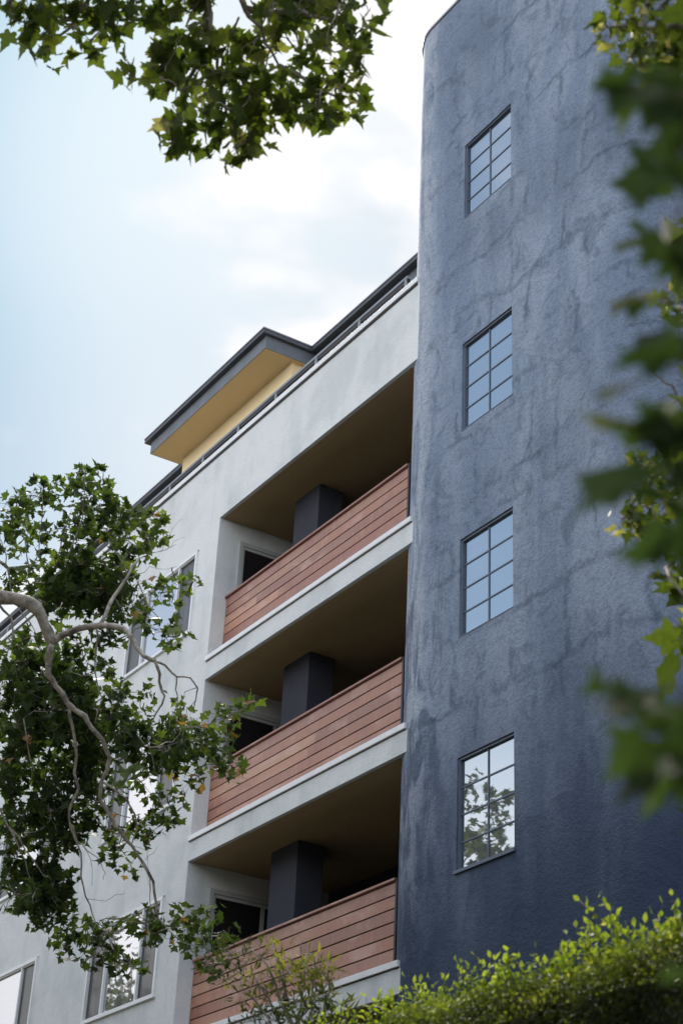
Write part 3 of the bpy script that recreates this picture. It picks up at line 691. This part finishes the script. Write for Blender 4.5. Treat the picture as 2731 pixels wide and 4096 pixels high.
L(px([(318, 1690), (345, 1720), (352, 1760), (365, 1800)], DL-.5), 0.009, 0.005, 2, 0.05)
L(px([(364, 2108), (385, 2140), (420, 2160), (465, 2175), (500, 2195)], DL-.5), 0.016, 0.006, 2, 0.05)
L(px([(222, 2120), (205, 2150), (200, 2180)], DL-.3), 0.010, 0.005, 2, 0.05); L(px([(222, 2120), (250, 2150), (262, 2190), (300, 2210)], DL-.3), 0.010, 0.005, 2, 0.05)
L(px([(420, 1670), (470, 1665), (520, 1650), (560, 1628)], DL-.7), 0.012, 0.005, 2, 0.05)
CL = """185,1088 154,1113 200,1106 231,1101 249,1124 179,1134 210,1129 200,1157 51,1137 95,1124 128,1139 113,1157 77,1152 38,1175 67,1185 15,1157 13,1201
5,1236 31,1262 51,1226 90,1216 128,1211 159,1206 190,1178 185,1206 226,1172 259,1160 282,1172 308,1170 256,1195 231,1211 290,1195 333,1190 368,1187 357,1206 328,1221
359,1236 308,1252 344,1262 277,1226 218,1236 179,1247 108,1255 144,1277 269,1277 231,1293 179,1293 128,1303 72,1313 295,1306 77,1344 128,1334 179,1331 231,1326 154,1370
205,1365 103,1370 243,1352 46,1339 23,1336 261,1370 110,1356 165,1345 201,1400 146,1392 275,1352 256,1447 278,1469 330,1422 304,1403 352,1440 378,1455 388,1433
414,1444 366,1359 392,1356 418,1345 436,1330 396,1385 311,1352 319,1385 278,1407 48,1477 73,1466 92,1488 157,1458 176,1473 146,1509 190,1491 205,1528 234,1528 227,1469
37,1539 73,1520 55,1575 92,1583 128,1575 165,1564 190,1590 37,1627 84,1627 128,1627 176,1627 205,1627 37,1674 92,1674 139,1674 183,1678 201,1711 271,1583 293,1597
264,1619 282,1638 319,1634 267,1674 311,1674 256,1704 300,1711 366,1685 348,1590 414,1634 403,1671 439,1656 469,1663 505,1649 531,1634 548,1627 568,1620 542,1667 476,1693 520,1704
439,1711 275,1702 311,1720 348,1738 384,1713 421,1709 458,1720 494,1757 524,1764 542,1775 458,1786 421,1760 384,1768 330,1768 293,1811 348,1819 384,1826 421,1826 414,1852
348,1870 377,1877 399,1885 227,1841 220,1877 256,1819 264,1914 271,1940 322,1921 355,1907 315,1885 256,1973 300,1984 121,1958 103,1995 73,2013 121,2031
73,2050 48,2031 55,2075 92,2086 110,2112 84,2119 128,2060 146,2064 11,2024 7,2097 37,1984 146,2086 165,2104 154,2134 176,2148 146,2163 190,2126 220,2134 205,2163
234,2170 227,2119 256,2148 220,2192 249,2189 271,2185 198,2203 150,2181 264,2214 286,2214 311,2218 293,2123 319,2119 344,2108 359,2123 352,2145 384,2156 403,2126 421,2119
410,2093 432,2152 439,2178 461,2145 461,2112 491,2104 476,2178 505,2174 524,2156 491,2207 476,2225"""
rg = np.random.default_rng(5)
for s_ in CL.split():
    x, y = map(float, s_.split(','))
    sparse = x > 300 and y < 1480 or (x > 330) or y > 2090
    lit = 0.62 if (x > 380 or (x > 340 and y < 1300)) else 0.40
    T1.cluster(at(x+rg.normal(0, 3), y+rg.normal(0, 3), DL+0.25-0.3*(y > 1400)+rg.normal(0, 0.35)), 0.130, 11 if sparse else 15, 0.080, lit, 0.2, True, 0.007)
def fill(poly, n, dmean, dsd, k, tone):
    xs = [p[0] for p in poly]; ys = [p[1] for p in poly]; c = 0
    while c < n:
        x = rg.uniform(min(xs), max(xs)); y = rg.uniform(min(ys), max(ys)); ins = False; j = len(poly)-1
        for i in range(len(poly)):
            if (poly[i][1] > y) != (poly[j][1] > y) and x < (poly[j][0]-poly[i][0])*(y-poly[i][1])/(poly[j][1]-poly[i][1])+poly[i][0]: ins = not ins
            j = i
        if ins: T1.cluster(at(x, y, dmean+rg.normal(0, dsd)), 0.16, int(k*2.2), 0.084, tone, 0.2, True, 0.006); c += 1
fill([(105, 1300), (200, 1290), (300, 1290), (295, 1340), (250, 1400), (140, 1400), (90, 1340)], 34, DL+.3, 0.35, 9, 0.33)
fill([(20, 1170), (120, 1190), (250, 1200), (340, 1210), (350, 1250), (240, 1260), (130, 1240), (20, 1220)], 6, DL+.5, 0.3, 7, 0.38)
fill([(0, 1500), (90, 1490), (200, 1540), (225, 1620), (250, 1700), (240, 1790), (200, 1860), (175, 1960), (60, 1920), (0, 1960)], 135, DL+.3, 0.4, 9, 0.28)
fill([(255, 1610), (330, 1640), (400, 1690), (500, 1690), (530, 1750), (440, 1790), (420, 1820), (330, 1790), (270, 1720)], 22, DL-.4, 0.3, 8, 0.36)
fill([(40, 1990), (140, 1990), (145, 2060), (110, 2105), (60, 2070)], 26, DL+.1, 0.25, 9, 0.25)
for (x, y) in ((350, 1325), (62, 1690), (70, 1698), (24, 1742), (262, 1870)):    # a few turned leaves
    T1.leaf(at(x, y, DL-.8), np.array([.5, -.8, .3]), np.array([0.3, 0, -1]), 0.060, 1.0)
for (x, y) in ((304, 1768), (318, 1785), (275, 1805), (290, 1765), (405, 1450)):                      # large pale leaves facing us
    T1.leaf(at(x, y, DL-1.0), np.array([.55, -.6, .5])+rg.normal(0, .1, 3), rg.normal(0, .5, 3)+np.array([.2, 0, .4]), 0.13, 0.85)
for k in range(46):                      # the rest of the crown, left of the picture
    c = np.array([tb[0], tb[1], 11.2]) + rg.normal(0, 1, 3)*np.array([1.5, 1.5, 1.6])
    v = c-EYE; d = v@fw
    if (v@RT)/d*FPX+1365.5 > -150: continue
    T1.cluster(c, 0.35, 14, 0.15, 0.35)
T1.finish(M['leaf'])

# --- the sycamore overhead: its branch tips hang in at the top
DT = 10.2
tb = at(300, -900, 9.0); tb = np.array([-7.4, 0.6, 0])
T2 = Tree('sycamore_tree', 'sycamore whose leafy branch tips hang down at the top left of the sky', 'tree', tuple(tb), 12)
top = at(560, -260, DT)
T2.limb([tb+np.array([0, 0, -.1]), tb+np.array([.1, .1, 4]), tb+np.array([-.1, .4, 8.5]), top], 0.26, 0.09, 5, 0.012, 12)
T2.limb([top, at(540, -80, DT), at(560, 20, DT), at(600, 70, DT), at(640, 150, DT)], 0.030, 0.007, 3, 0.04)
T2.limb([at(540, -80, DT), at(480, -10, DT), at(482, 60, DT), at(500, 150, DT), at(520, 260, DT), at(540, 330, DT)], 0.020, 0.005, 3, 0.03)
T2.limb([at(480, -10, DT), at(470, 80, DT+.2), at(440, 190, DT+.2), at(410, 310, DT+.1)], 0.02, 0.007, 3, 0.03)
T2.limb([at(560, 20, DT), at(680, 30, DT), at(790, 50, DT)], 0.025, 0.008, 3, 0.04); T2.limb([at(640, 150, DT), at(720, 200, DT), at(790, 240, DT)], 0.014, 0.006, 3, 0.04)
T2.limb([top, at(250, -120, DT), at(60, -40, DT), at(20, 10, DT)], 0.05, 0.012, 3, 0.03)
T2.limb([at(250, -120, DT), at(200, 0, DT), at(140, 80, DT)], 0.02, 0.008, 3, 0.04)
for k in range(9):
    a = (rg.uniform(470, 650), rg.uniform(-30, 40)); T2.limb([at(a[0], a[1], DT), at(a[0]+rg.uniform(-60, 60), a[1]+80, DT+.2), at(a[0]+rg.uniform(-110, 110), a[1]+rg.uniform(110, 220), DT)], 0.007, 0.003, 3, 0.05, 4)
CT = """36,50 14,34 56,62 78,98 108,62 132,138 150,60 168,45 200,20 230,30 270,25 250,62 210,62 212,108 288,66 330,10 372,22 300,40 110,15 60,14 20,6 150,12 240,6 300,6 350,34 415,8 460,20 430,6
426,40 393,100 384,128 362,150 314,186 348,184 390,172 432,144 456,82 492,90 420,216 456,204 498,180 540,180 522,120 576,96 631,84 600,198 636,180 679,120 709,78
673,36 721,30 781,24 836,26 829,72 769,72 824,108 745,120 799,120 823,172 769,156 709,162 763,204 685,204 790,236 803,256 721,252 679,264 727,276 625,240 570,222
516,228 600,276 540,270 480,258 456,240 424,284 398,318 406,344 468,312 474,342 516,300 538,345 576,334 536,358 576,300 500,140 470,120 560,140 660,8 700,8 750,8 800,6 620,10 650,240 700,230 640,40 445,110"""
for s_ in CT.split():
    x, y = map(float, s_.split(',')); left = x < 380 and y < 170
    if left and rg.random() < .22: continue
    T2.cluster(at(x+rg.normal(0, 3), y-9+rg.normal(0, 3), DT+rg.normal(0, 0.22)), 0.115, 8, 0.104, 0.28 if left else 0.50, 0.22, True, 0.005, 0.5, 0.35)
for k in range(70):
    x, y = rg.uniform(-250, 1000), rg.uniform(-620, -230)
    T2.cluster(at(x, y, DT+rg.normal(0, 0.5)), 0.3, 9, 0.15, 0.4)
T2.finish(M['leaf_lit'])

# --- the sycamore on the right, in the middle distance
DR = 7.6
tb = np.array([-2.2, 6.2, 0])
T3 = Tree('sycamore_tree', 'yellow green sycamore with small sharp leaves beside the slate tower at the right edge', 'tree', tuple(tb), 13)
T3.limb([tb+np.array([0, 0, -.1]), tb+np.array([0, .1, 4]), at(1900, 700, DR), at(1850, 200, DR)], 0.2, 0.07, 5, 0.012, 10)
T3.limb([at(1860, 300, DR), at(1700, 120, DR), at(1560, 60, DR), at(1470, 60, DR), at(1400, 62, DR)], 0.03, 0.006, 3, 0.04)
T3.limb([at(1895, 900, DR), at(1700, 960, DR), at(1580, 1060, DR), at(1500, 1090, DR), at(1440, 1180, DR)], 0.03, 0.006, 3, 0.04)
T3.limb([at(1700, 960, DR), at(1600, 950, DR), at(1545, 890, DR), at(1500, 860, DR)], 0.010, 0.003, 3, 0.05); T3.limb([at(1600, 950, DR), at(1550, 920, DR), at(1500, 930, DR)], 0.006, 0.003, 3, 0.05)
CR = """1385,68 1412,50 1400,90 1432,100 1440,40 1425,15 1460,20 1478,55 1480,5 1520,15 1545,35 1560,60 1520,80 1555,100 1500,120 1475,150 1450,130 1540,140 1510,160 1465,105 1490,90
1465,1075 1490,1060 1500,1095 1530,1085 1550,1050 1430,1185 1445,1200 1470,1165 1480,1130 1500,1170 1530,1150 1550,1120 1530,1305 1552,1290 1565,1310 1492,1225 1560,1210 1470,1200 1510,1200 1560,700 1550,660 1535,690"""
for s_ in CR.split():
    x, y = map(float, s_.split(','))
    T3.cluster(at(x+rg.normal(0, 3), y+rg.normal(0, 3), DR+rg.normal(0, 0.18)), 0.08, 8, 0.056, 0.55, 0.28, True, 0.004, 0.4, 0.3)
for k in range(230):  # crown out of view, thickened to shade the tower's right side
    x, y = rg.uniform(1640, 2300), rg.uniform(-500, 1900)
    T3.cluster(at(x, y, DR+rg.normal(0.3, 0.7)), 0.3, 12, 0.15, 0.45)
T3.finish(M['leaf_lit'])

# --- close branches of the tree we stand under: large leaves, out of focus
tb = np.array([0.4, 2.2, 0])
T4 = Tree('sycamore_tree', 'big blurred leaves of a nearby sycamore drooping in at the right edge', 'tree', tuple(tb), 14)
DN = 2.0
T4.limb([tb+np.array([0, 0, -.1]), tb+np.array([0, .05, 2.2]), tb+np.array([-.2, .1, 4.6])], 0.17, 0.10, 5, 0.012, 10)
for ya, yb in ((-200, 230), (100, 430), (500, 640), (700, 830), (880, 1010), (1000, 1180), (1150, 1270), (1450, 1620), (1560, 1800)):
    T4.limb([at(2250, ya, DN), at(1900, (ya+yb)/2-30, DN), at(1700, yb-20, DN), at(1590, yb, DN)], 0.0035, 0.002, 3, 0.03, 6)
#   x, y tip; x, y stem; depth; size factor; tone
NEAR = [(1325, 205, 1440, 190, 2.8, .9, .35), (1400, 260, 1480, 200, 2.8, 1.0, .3), (1470, 150, 1520, 240, 2.9, 1.1, .25), (1560, 130, 1540, 240, 2.9, 1.1, .28), (1420, 300, 1470, 240, 3.0, .8, .85), (1480, 300, 1540, 240, 2.8, 1.0, .3), (1550, 330, 1580, 230, 2.8, 1.0, .3), (1600, 180, 1620, 260, 2.8, 1.1, .3),
        (1400, 425, 1500, 420, 3.1, .8, .3), (1440, 440, 1560, 410, 2.7, 1.0, .22), (1490, 345, 1560, 360, 3.0, .8, .45), (1560, 450, 1600, 400, 2.7, 1.0, .25),
        (1408, 562, 1470, 555, 3.6, .7, .75), (1520, 500, 1525, 570, 3.4, .8, 1.0), (1500, 640, 1560, 590, 3.0, .9, .55), (1560, 640, 1590, 600, 3.0, .9, .4), (1480, 590, 1540, 560, 3.2, .7, .5),
        (1400, 730, 1445, 690, 3.2, .7, .95), (1450, 740, 1460, 680, 3.2, .6, .6), (1400, 850, 1490, 810, 2.6, .9, .25), (1450, 820, 1540, 830, 2.5, .9, .18),
        (1385, 920, 1410, 890, 2.6, .45, 1.0), (1370, 990, 1400, 960, 2.6, .5, 1.0), (1430, 1010, 1530, 960, 2.6, .8, .35),
        (1430, 1035, 1520, 950, 2.6, 1.05, .5), (1480, 930, 1560, 1010, 2.7, 1.1, .6), (1500, 1060, 1580, 980, 2.6, 1.0, .3), (1580, 950, 1620, 1040, 2.6, 1.0, .3),
        (1320, 1090, 1440, 1120, 2.5, .8, .45), (1390, 1120, 1520, 1150, 2.5, .8, .45), (1460, 1140, 1590, 1170, 2.5, 1.0, .4), (1540, 1090, 1620, 1150, 2.6, 1.0, .35), (1580, 1200, 1640, 1150, 2.6, 1.0, .3),
        (1405, 1270, 1520, 1262, 2.4, .8, .22), (1480, 1275, 1600, 1240, 2.4, .9, .2), (1540, 1210, 1620, 1240, 2.4, 1.0, .22), (1560, 1290, 1640, 1230, 2.5, 1.0, .3),
        (1335, 1580, 1400, 1595, 2.6, .55, .5), (1400, 1550, 1430, 1610, 2.6, .6, .6), (1390, 1660, 1470, 1620, 2.6, .8, .4), (1450, 1600, 1500, 1680, 2.6, .9, .5), (1510, 1600, 1560, 1680, 2.6, .9, .3), (1400, 1780, 1480, 1700, 2.6, .9, .35), (1410, 1850, 1490, 1770, 2.6, 1.0, .35), (1470, 1860, 1550, 1760, 2.6, 1.0, .3), (1560, 1830, 1600, 1730, 2.6, 1.0, .3), (1560, 1700, 1620, 1640, 2.7, 1.0, .3), (1480, 1700, 1560, 1720, 2.8, 1.0, .35), (1600, 1800, 1640, 1700, 2.7, 1.0, .3),
        (1530, 2230, 1620, 2250, 2.4, .9, .4)]
NEAR += [(a+rg.uniform(25, 80), b_+rg.uniform(-45, 45), c+rg.uniform(30, 80), d_+rg.uniform(-45, 45), e+.35, f, g*.8) for (a, b_, c, d_, e, f, g) in NEAR if g < .8]
for (x1, y1, x0, y0, d, sz, tn) in NEAR:
    d *= 0.74; a, c = at(x0, y0, d), at(x1, y1, d+rg.uniform(-.06, .06)); tn = tn*0.72 if tn < .9 else .88; n_ = rg.normal(0, 1, 3)*0.3 + (-fw*rg.uniform(.1, .8)+np.array([0, 0, 1.0])); ln = np.linalg.norm(c-a); n_ = n_-(c-a)*(n_@(c-a))/ln**2
    T4.leaf(a, n_, c-a, ln*1.0, tn)
    A = np.array(T4.nodes); i = np.argmin(((A-a)**2).sum(1))
    T4.b.tube([A[i], (A[i]+a)/2+rg.normal(0, .01, 3), a], [0.0016, 0.0014, 0.001], 4)
for k in range(90):
    x, y = rg.uniform(2450, 3600), rg.uniform(-900, 1900)
    T4.cluster(at(x, y, DN+rg.normal(0, .3)), 0.2, 7, 0.14, 0.35, 0.25, False)
T4.finish(M['leaf_near'], 'sycamore', 'twig')

# --- generic trees: some mirrored in the window glass, the rest unseen, added for shade
def street_tree(label, x, y, hgt, rad, seed, n=150):
    t = Tree('street_tree', label, 'tree', (x, y, 0), seed); r_ = t.rng
    t.limb([(x, y, -.15), (x+.1, y, hgt*.25), (x-.1, y+.1, hgt*.5), (x+.1, y, hgt*.85)], 0.22, 0.05, 4, 0.02, 9)
    for k in range(11):
        a = k*2.4; z0 = hgt*(0.35+0.045*k); L_ = rad*r_.uniform(.6, 1.0)
        p = np.array([x, y, z0]); q = p+np.array([math.cos(a)*L_*.5, math.sin(a)*L_*.5, L_*.35]); e = p+np.array([math.cos(a)*L_, math.sin(a)*L_, L_*.75])
        t.limb([p, q, e], 0.07, 0.02, 3, 0.05, 6)
    for k in range(n):
        d = r_.normal(0, 1, 3); d /= np.linalg.norm(d); c = np.array([x, y, hgt*.68]) + d*np.array([rad, rad, hgt*.34])*r_.uniform(.35, 1)**.6*(1+.25*math.sin(3*d[0]+5*d[1]+seed))
        t.cluster(c, 0.38, 16, 0.19, 0.35)
    t.finish(M['leaf'])
street_tree('sycamore across the street, mirrored in the lowest tower window', -27.6, 2.0, 14.6, 1.9, 31, 130)
street_tree('tall tree across the street, mirrored in the left windows', -46.0, 1.0, 15.8, 3.0, 33, 130)
for i_, (x_, y_, h_) in enumerate(((-12.0, -5.0, 16.5), (-3.5, -6.5, 16.5), (5.5, -6.0, 15.0), (-21.0, -3.5, 14.5), (-31.5, -4.0, 14.5))):  # unseen trees added to keep sky light off the lower floors
    street_tree(('broad unseen tree added behind the viewer for shade, nearest the tower', 'tallest unseen tree of the row added behind the viewer for shade', 'broad unseen tree added behind the viewer for shade, at the right end of the row', 'rounded unseen tree added for shade opposite the balconies', 'rounded unseen tree added for shade at the left end of the row')[i_], x_, y_, h_, 4.2, 60+i_, 130)

# --- an added row of flats, unseen behind the viewer, to shade the lower floors
opp = empty('added_shade_row', (-20, -14, 0)); tag(opp, 'long brown apartment row, unseen, added behind the viewer to block low sky', 'apartment block')
ob = Vector(opp.location); OH = 14.0
M['brown'] = stucco('brown_stucco', (0.20, 0.16, 0.12), (0.13, 0.10, 0.08), 0.3, 20, 0.3)
ow = [(-78+k*4.0, -76.2+k*4.0, z, z+1.5) for k in range(29) for z in (1.2, 4.2, 7.2, 10.2)]
mb = MB(); holed_wall(mb, -80, 40, -0.1, OH, ow, 0, 0.3)
mb.v = [(x, -12.0-y, z) for x, y, z in mb.v]; mb.f = [f[::-1] for f in mb.f]
mb.box(-80, 40, -24, -12.31, OH-0.3, OH-0.001); mb.box(-80, 40, -24, -23.7, 0, OH-0.301)
o = mb.build('wall', M['brown'], opp); o.location = -ob
mb = MB(); mb.box(-80.3, 40.3, -24.3, -11.7, OH, OH+0.25); o = mb.build('roof', M['trim'], opp); o.location = -ob
for (a, b_, c, d) in ow:
    mb = MB(); mb.box(a, b_, -12.22, -12.18, c, d); o = mb.build('window', M['glass'], opp); o.location = -ob

# ------------------------------------------------------------------ hedge
HT = 3.73
hedge = empty('hedge', (-6.5, 5.6, 0)); tag(hedge, 'clipped bright green hedge with ragged young shoots along the bottom right', 'hedge')
hb = Vector(hedge.location); hr = np.random.default_rng(21)
mb = MB()
def hs(u, v):
    x = -22+u*26; prof = [(5.12, 0.0), (5.12, 1.8), (5.13, 3.3), (5.20, HT-.20), (5.5, HT-.12), (6.2, HT-.16), (6.45, 3.0), (6.5, 0.0)]
    t = v*(len(prof)-1); i = min(int(t), len(prof)-2); k = t-i; a, c = prof[i], prof[i+1]
    s_ = 0.04*math.sin(x*2.3+v*9)+0.03*math.sin(x*5.1+v*4)
    return (x, a[0]+(c[0]-a[0])*k+s_, max(0, a[1]+(c[1]-a[1])*k+s_*0.5))
mb.grid(hs, 180, 28, True); o = mb.build('hedge_core', M['soil'], hedge); o.location = -hb
P = []; Nn = []; D = []; S = []; T = []
def hleaf(x, y, z, n, up, s, t):
    P.append((x, y, z)); Nn.append(n); D.append(up); S.append(s); T.append(t)
for _ in range(52000):            # front face, in view; shade below and lit top edge put into the tone
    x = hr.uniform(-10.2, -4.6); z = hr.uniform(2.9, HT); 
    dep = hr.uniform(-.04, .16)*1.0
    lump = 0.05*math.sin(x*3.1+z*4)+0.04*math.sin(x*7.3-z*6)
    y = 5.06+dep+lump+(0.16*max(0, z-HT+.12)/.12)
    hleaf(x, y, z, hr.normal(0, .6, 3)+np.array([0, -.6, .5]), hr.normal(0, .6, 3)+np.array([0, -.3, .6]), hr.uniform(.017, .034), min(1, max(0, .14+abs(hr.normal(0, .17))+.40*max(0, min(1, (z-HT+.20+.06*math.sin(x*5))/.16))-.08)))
for _ in range(30000):            # top, sunlit brightness put into the leaf tone
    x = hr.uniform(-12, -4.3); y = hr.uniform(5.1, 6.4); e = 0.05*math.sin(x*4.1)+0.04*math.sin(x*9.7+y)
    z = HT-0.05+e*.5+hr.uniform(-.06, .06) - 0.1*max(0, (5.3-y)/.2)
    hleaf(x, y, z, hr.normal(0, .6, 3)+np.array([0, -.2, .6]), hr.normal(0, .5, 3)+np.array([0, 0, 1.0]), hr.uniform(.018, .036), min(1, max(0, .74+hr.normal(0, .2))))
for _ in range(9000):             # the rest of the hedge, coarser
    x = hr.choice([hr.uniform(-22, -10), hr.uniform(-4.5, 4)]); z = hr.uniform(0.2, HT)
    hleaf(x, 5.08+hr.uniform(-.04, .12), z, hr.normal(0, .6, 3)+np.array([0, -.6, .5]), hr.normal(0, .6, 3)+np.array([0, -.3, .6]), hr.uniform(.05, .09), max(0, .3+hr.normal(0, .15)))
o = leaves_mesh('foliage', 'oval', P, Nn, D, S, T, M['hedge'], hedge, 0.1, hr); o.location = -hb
# young shoots
sb = MB(); P, Nn, D, S, T = [], [], [], [], []
def shoot(base, tip, n, sz, tone, yl=5.4):
    a, c = np.array(base), np.array(tip); mid = (a+c)/2+hr.normal(0, .02, 3)
    q = sub([a, mid, c], 3, .03, hr); sb.tube(q, [.0035-.002*k/(len(q)-1) for k in range(len(q))], 4)
    ax = (c-a)/max(np.linalg.norm(c-a), 1e-6)
    for k in range(n):
        t = (k+.6)/n; i = min(int(t*(len(q)-1)), len(q)-1); p = q[i]; s_ = hr.normal(0, 1, 3); s_ -= ax*(s_@ax); s_ /= np.linalg.norm(s_)
        P.append(p); D.append(s_*.7+ax*.7); Nn.append(ax*.8-s_*.6+hr.normal(0, .25, 3)); S.append(sz*hr.uniform(.7, 1.2)*(1-.25*t)); T.append(min(1, max(0, tone+hr.normal(0, .2))))
    P.append(c); D.append(ax); Nn.append(hr.normal(0, 1, 3)); S.append(sz*.8); T.append(min(1, tone+.2))
def at_y(x, y, Y):
    X = (x*1.74171-1365.5)/FPX; Yc = -(y*1.74171-2048)/FPX; d = fw+X*RT+Yc*UP; return EYE+d*(Y/d[1])
SH = [(1330, 2068, 1440, 2180), (1345, 2075, 1400, 2110), (1400, 2092, 1450, 2180), (1415, 2105, 1440, 2180), (1455, 2130, 1450, 2200), (1470, 2145, 1455, 2210), (1480, 2120, 1470, 2200), (1300, 2145, 1330, 2200), (1322, 2130, 1340, 2200), (1350, 2140, 1360, 2200), (1375, 2145, 1370, 2200),
      (1290, 2170, 1310, 2215), (1520, 2075, 1530, 2150), (1540, 2090, 1540, 2150), (1500, 2100, 1520, 2160), (1560, 2105, 1560, 2160), (1100, 2215, 1110, 2270), (1125, 2200, 1130, 2260), (1160, 2195, 1150, 2260), (1165, 2185, 1170, 2260), (1195, 2225, 1190, 2270), (1230, 2210, 1235, 2260),
      (1020, 2235, 1030, 2290), (1050, 2210, 1060, 2280), (1070, 2225, 1070, 2290), (1140, 2205, 1120, 2270), (930, 2245, 925, 2300), (950, 2260, 950, 2300), (965, 2250, 960, 2300), (990, 2250, 985, 2300), (870, 2280, 880, 2320), (900, 2290, 905, 2330), (840, 2290, 850, 2340), (1090, 2195, 1095, 2260), (1250, 2215, 1250, 2250), (1280, 2190, 1285, 2235), (1420, 2150, 1410, 2200), (1390, 2160, 1390, 2205)]
for (x1, y1, x0, y0) in SH:
    Y = hr.uniform(5.2, 5.9); a = at_y(x0, y0, Y); c = at_y(x1, y1, Y); a[2] = min(a[2], HT)
    shoot(a, c, 11, 0.062, .5); shoot(a+hr.normal(0,.03,3)*[1,1,0], a+(c-a)*hr.uniform(.5,.8)+hr.normal(0,.04,3), 9, 0.055, .45)
for _ in range(750):
    x = hr.uniform(-11, -4.6); Y = hr.uniform(5.1, 6.2); hh = hr.uniform(.03, .13)*(1.3 if hr.random() < .2 else 1)
    shoot((x, Y, HT-.05), (x+hr.normal(0, .05), Y+hr.normal(0, .04), HT+hh), 7, hr.uniform(.03, .05), .45)
o = sb.build('stem', M['narrow'], hedge); o.location = -hb
a_ = o.data.attributes.new('tone', 'FLOAT', 'POINT'); a_.data.foreach_set('value', np.full(len(o.data.vertices), .4))
o = leaves_mesh('young_shoots', 'oval', P, Nn, D, S, T, M['shoot'], hedge, 0.1, hr); o.location = -hb

# ------------------------------------------------------------------ narrow-leaved shrub at the foot of the balconies
DS = 11.5
g = at(690, 2350, DS); shrub = Tree('shrub', 'wispy narrow-leaved shrub with yellow tips below the lowest balcony', 'shrub', (g[0], g[1], 0), 41)
shrub.limb([(g[0], g[1], -.1), (g[0]+.1, g[1], 2.0), at(680, 2420, DS)], 0.05, 0.03, 4, 0.03, 7)
STS = [((690, 2420), (660, 2330), (612, 2215), (575, 2175)), ((680, 2420), (655, 2300), (640, 2210), (625, 2160)), ((690, 2420), (690, 2320), (700, 2240), (690, 2165)), ((690, 2420), (715, 2320), (725, 2240), (720, 2190)),
       ((660, 2420), (620, 2340), (580, 2290), (555, 2280)), ((690, 2420), (640, 2340), (600, 2270), (590, 2250)), ((700, 2420), (745, 2330), (755, 2270), (750, 2230)), ((690, 2420), (665, 2320), (655, 2260), (650, 2230)), ((690, 2420), (690, 2340), (740, 2270), (768, 2245))]
for st in STS: shrub.limb([at(x, y, DS+rg.normal(0, .1)) for x, y in st], 0.012, 0.004, 3, 0.03, 5)
def spray(x, y, rad, n, size, tone, sp=.2, d=DS):
    c = at(x, y+14, d); shrub.cluster(c, rad, n, size, tone, sp, True, .003, -.6, .0)
for s_ in "500,2200,.15 520,2210,.3 545,2195,.35 560,2210,.25 540,2225,.3 520,2235,.2 505,2220,.25 570,2190,.2 480,2195,.3 530,2180,.3 600,2180,.8 615,2165,.7 620,2190,.7 590,2250,.75 560,2262,.85 575,2255,.9 600,2235,.7 560,2285,.5 600,2280,.4 620,2290,.3 640,2270,.5 650,2240,.5 655,2215,.3 600,2310,.3 570,2310,.35 620,2330,.25 650,2310,.3 680,2300,.3 585,2330,.3 640,2340,.25 670,2340,.3 610,2345,.3 560,2335,.3 700,2280,.3 660,2280,.35".split():
    x, y, t = map(float, s_.split(',')); spray(x, y, .12, 11, .085, t)
for s_ in "660,2185,.95 675,2200,.9 690,2220,.85 665,2225,.8 720,2195,.9 730,2210,.85 700,2235,.8 720,2240,.7 745,2225,.7 755,2240,.8 770,2255,.75 690,2250,.6 730,2260,.5 750,2275,.6 700,2290,.4 720,2300,.35 740,2310,.35 710,2330,.4 760,2300,.5 690,2340,.3 735,2340,.3 765,2335,.35 780,2320,.5 680,2320,.35 800,2330,.5 790,2300,.6".split():
    x, y, t = map(float, s_.split(',')); spray(x, y, .11, 12, .10, t, .15, DS-.6)
shrub.finish(M['narrow'], 'narrow')
print('objects', len(bpy.data.objects))
